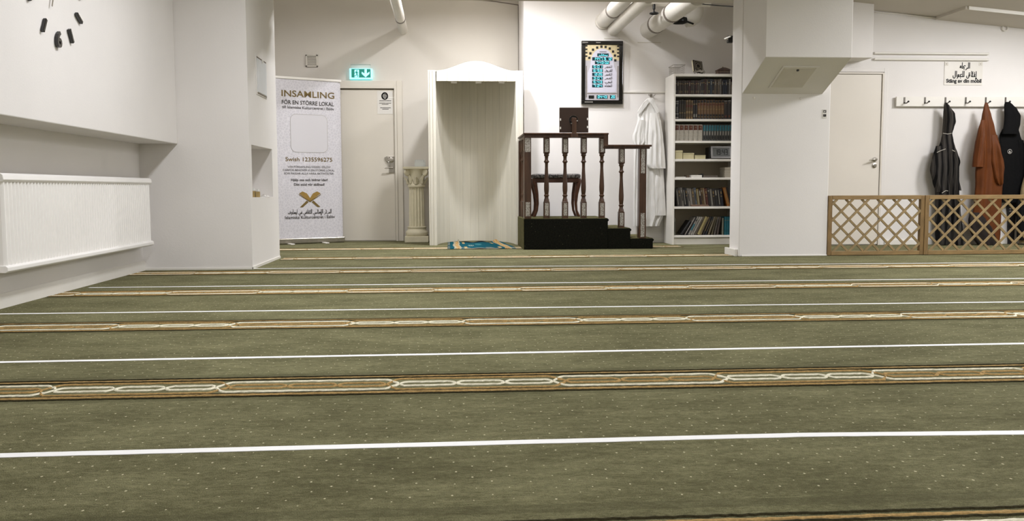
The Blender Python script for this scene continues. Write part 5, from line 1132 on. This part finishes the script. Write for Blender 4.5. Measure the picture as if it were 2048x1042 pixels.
yo_ = YR - .175; yj = YR - .077
oc = thing('orange_coat', 'long rust orange coat hanging on the fifth rack hook', 'coat', W(1974, 488, yg))
mt = mat('rust_cloth', (94, 48, 13), .6, .16, 7, .3, 160, spec=.25)
b = MB(); garment(b, [(205, 1970, 1974.5), (212, 1968, 1977), (232, 1964, 1982), (255, 1961, 1988), (285, 1956, 1995), (320, 1953, 2003), (345, 1951, 2006), (372, 1951, 2004), (410, 1948, 2002), (440, 1944, 2001), (470, 1946, 2000), (486, 1954, 1998)], yo_, .06, 3, folds=6, amp=.24, nz=50); b.build('coat_body', mt, oc, smooth=True)
b = MB(); garment(b, [(240, 1962, 1970), (262, 1956, 1970), (290, 1950, 1968), (315, 1946.5, 1966), (334, 1945, 1964)], yo_ - .03, .05, 5, folds=4, amp=.2, nz=24); b.build('left_sleeve', mt, oc, smooth=True)
b = MB(); garment(b, [(270, 1980, 1994), (300, 1980, 2001), (325, 1980, 2007), (336, 1982, 2008), (352, 1985, 2006), (366, 1990, 2005), (370, 1995, 2004)], yo_ - .045, .05, 15, folds=3, amp=.3, nz=26); b.build('right_sleeve', mt, oc, smooth=True)
b = MB(); garment(b, [(425, 1940, 1960), (440, 1937, 1972), (460, 1940, 1985), (478, 1947, 1992), (489, 1955, 1992)], yo_ - .03, .05, 9, folds=4, amp=.2, nz=16); note(b.build('lining', 'black_cloth' if 'black_cloth' in M else mat('dark_lining', (30, 22, 18), .8, .2, 20), oc, smooth=True), 'dark brown lining turned out at the hem')

bj = thing('black_jacket', 'black hooded jacket with small round white emblem on the sixth rack hook', 'jacket', W(2024, 405, yg - .02))
M['black_cloth'] = mat('black_cloth', (12, 12, 13), .85, .2, 30, .3, 160, spec=.15)
b = MB(); garment(b, [(204, 2011, 2019), (209, 2008.5, 2025), (218, 2008.5, 2034), (232, 2009, 2041), (248, 2008, 2040), (260, 2006, 2037), (268, 2004, 2036)], YR - .125, .03, 2, folds=4, amp=.1, nz=26, wob=.7); b.build('hood', 'black_cloth', bj, smooth=True)
b = MB(); garment(b, [(258, 2005, 2037), (270, 1999, 2040), (290, 1999, 2047), (320, 2002, 2051), (350, 2003, 2051), (385, 2004, 2049), (405, 2004, 2044)], yj, .03, 6, folds=4, amp=.12, nz=34); b.build('jacket_body', 'black_cloth', bj, smooth=True)
b = MB(); garment(b, [(280, 2036, 2047), (310, 2038, 2052), (345, 2040, 2054), (372, 2040, 2053)], yj - .022, .022, 4, folds=3, amp=.14, nz=20); b.build('right_sleeve', 'black_cloth', bj, smooth=True)
b = MB(); c = W(2019.5, 303, yj - .04); b.stroke([(math.cos(k * math.pi / 10) * .024, math.sin(k * math.pi / 10) * .024) for k in range(21)], .0055, c, UX, UZ); b.face([c + UX * x + UZ * z - UY * .002 for x, z in ((-.014, -.012), (.014, -.012), (.004, .002), (-.002, .014), (-.006, .002))]); b.build('emblem', 'paper', bj)
dt = thing('dark_tunic', 'narrow dark tunic with pale printed rows below the black jacket', 'garment', W(2024, 489, yg + .04))
b = MB(); garment(b, [(300, 2012, 2034), (400, 2013, 2036), (415, 2013, 2036), (430, 2015, 2032), (460, 2015, 2029), (489, 2015, 2028)], YR - .024, .009, 4, folds=3, amp=.1, nz=26, back=YR - .012); b.build('tunic_body', mat('charcoal_cloth', (40, 38, 40), .85, .3, 30), dt, smooth=True)
b = MB(); c = W(2019, 424, YR - .039)
for k in range(2):
    for j in range(7): b.stroke([(.012 * j, -.03 * -k), (.012 * j, .018 + .03 * k)] if j % 2 else [(.012 * j - .003, .004 + .03 * k), (.012 * j + .003, .014 + .03 * k)], .003, c, UX, UZ)
b.build('printed_rows', 'paper', dt)
bg = thing('beige_coat', 'beige coat at the right picture edge behind the fence', 'coat', W(2060, 486, yg))
b = MB(); garment(b, [(206, 2057, 2064), (230, 2056, 2076), (280, 2054, 2088), (340, 2052, 2096), (380, 2042, 2098), (430, 2037, 2098), (486, 2039, 2096)], yo_, .06, 11, folds=6, amp=.2, nz=40); b.build('coat_body', mat('beige_cloth', (150, 132, 98), .85, .15, 12), bg, smooth=True)
b = MB(); garment(b, [(390, 2034, 2046), (430, 2033, 2050), (480, 2034, 2052)], yo_ - .04, .035, 10, folds=4, amp=.2, nz=20); note(b.build('dark_hem', 'black_cloth', bg, smooth=True), 'dark scarf end hanging along the coat')

# small stickers on the column
b = MB(); p = W(1649, 227.5, YC0 - .002); b.cbox(p, V((.022, 0, 0)), V((0, .0012, 0)), V((0, 0, .042)), 0)
for z in (.02, -.018): b.stroke([(-.010, z - .008), (-.010, z + .010), (.012, z + .010), (.012, z - .006), (.0, z - .008)], .007, p - UY * .0012, UX, UZ, 1)
b.stroke([(-.006, -.02), (.008, -.016)], .012, p - UY * .0012, UX, UZ, 1)
tag(b.build('wall_sticker', ['paper', 'grey_print']), 'small white sticker with two dark symbols on the column face', 'sticker')
for k, (px, py) in enumerate(((1508, 196), (1601, 197))):
    b = MB(); b.lathe([(.012, 0), (.012, .002), (.007, .007)], W(px, py, YC0), 12, ax=V((0, -1, 0))); tag(b.build('wall_plug', 'trim', smooth=True), ('left', 'right')[k] + ' of two white screw caps on the column below the slanted duct', 'screw cap', 'screw caps on the column')
# cable along the top of the right wall
cc = W(2010, 56, YR - .02); b = MB(); pts = [V((X_at(px, py, YR - .015), YR - .015, Z_at(px, py, YR - .015))) for px, py in ((1752, 24.5), (1800, 28), (1860, 35), (1920, 41), (1960, 46), (1990, 49), (2002, 51))]; b.tube(pts, .006, 6)
b.tube([cc + V((math.cos(.3 * k + 2) * .032, -.004, math.sin(.3 * k + 2) * .032)) for k in range(22)], .007, 6); tag(b.build('cable', 'trim', smooth=True), 'white cable with a coiled end along the top of the right wall', 'cable')

# ---------------------------------------------------------------- trellis fence
def trellis(label, pl, pr, Y0, extra=0):
    sc = Y0 / FPX; x0, x1 = X_at(pl, 450, Y0), X_at(pr, 450, Y0) + extra; zt, zb = Z_at(1850, 390.5, Y0), .004; d = .045
    t = thing('trellis_fence', label, 'fence', ((x0 + x1) / 2, Y0, 0), 'pine trellis panels')
    pw = 8.6 * sc; rh = 8.2 * sc
    for x in (x0, x1 - pw): b = MB(); b.box(x, x + pw, Y0, Y0 + d, zb, zt); b.build('upright', 'pine_v', t, bevel=.003)
    for (z0, z1, nm) in ((zt - rh, zt + .001, 'top_rail'), (zb, zb + rh, 'bottom_rail')): b = MB(); b.box(x0 + pw, x1 - pw, Y0 - .001, Y0 + d, z0, z1); b.build(nm, 'pine', t, bevel=.003)
    X0, X1, Z0, Z1 = x0 + pw - .004, x1 - pw + .004, zb + rh - .004, zt - rh + .004; sp = 33.6 * sc; w = .0106; b = MB(); c = MB()
    for mb, s, yy in ((b, 1, Y0 + .008), (c, -1, Y0 + .021)):
        k = -12
        while True:
            a = X0 + sp * (k + .12) ; k += 1
            if a > X1 + (Z1 - Z0) + .3: break
            pts = []
            # line x = a + s*(z - Z0) for s=1, x = a - (z - Z0) for s=-1
            lo, hi = Z0, Z1
            if s > 0: lo = max(lo, Z0 + X0 - a); hi = min(hi, Z0 + X1 - a)
            else: lo = max(lo, Z0 + a - X1); hi = min(hi, Z0 + a - X0)
            if hi - lo < .03: continue
            p, q = V((a + s * (lo - Z0), yy, lo)), V((a + s * (hi - Z0), yy, hi)); dr = (q - p).normalized(); nn = V((-dr.z, 0, dr.x))
            mb.cbox((p + q) / 2, dr * ((q - p).length / 2), V((0, .0065, 0)), nn * w)
    b.build('lattice', 'lath', t, bevel=.001); c.build('lattice', 'lath', t, bevel=.001)
trellis('pine trellis fence panel standing against the right column', 1656, 1848.5, 8.34)
trellis('pine trellis fence panel reaching the right picture edge before the coats', 1849.5, 2058, 8.33, .1)
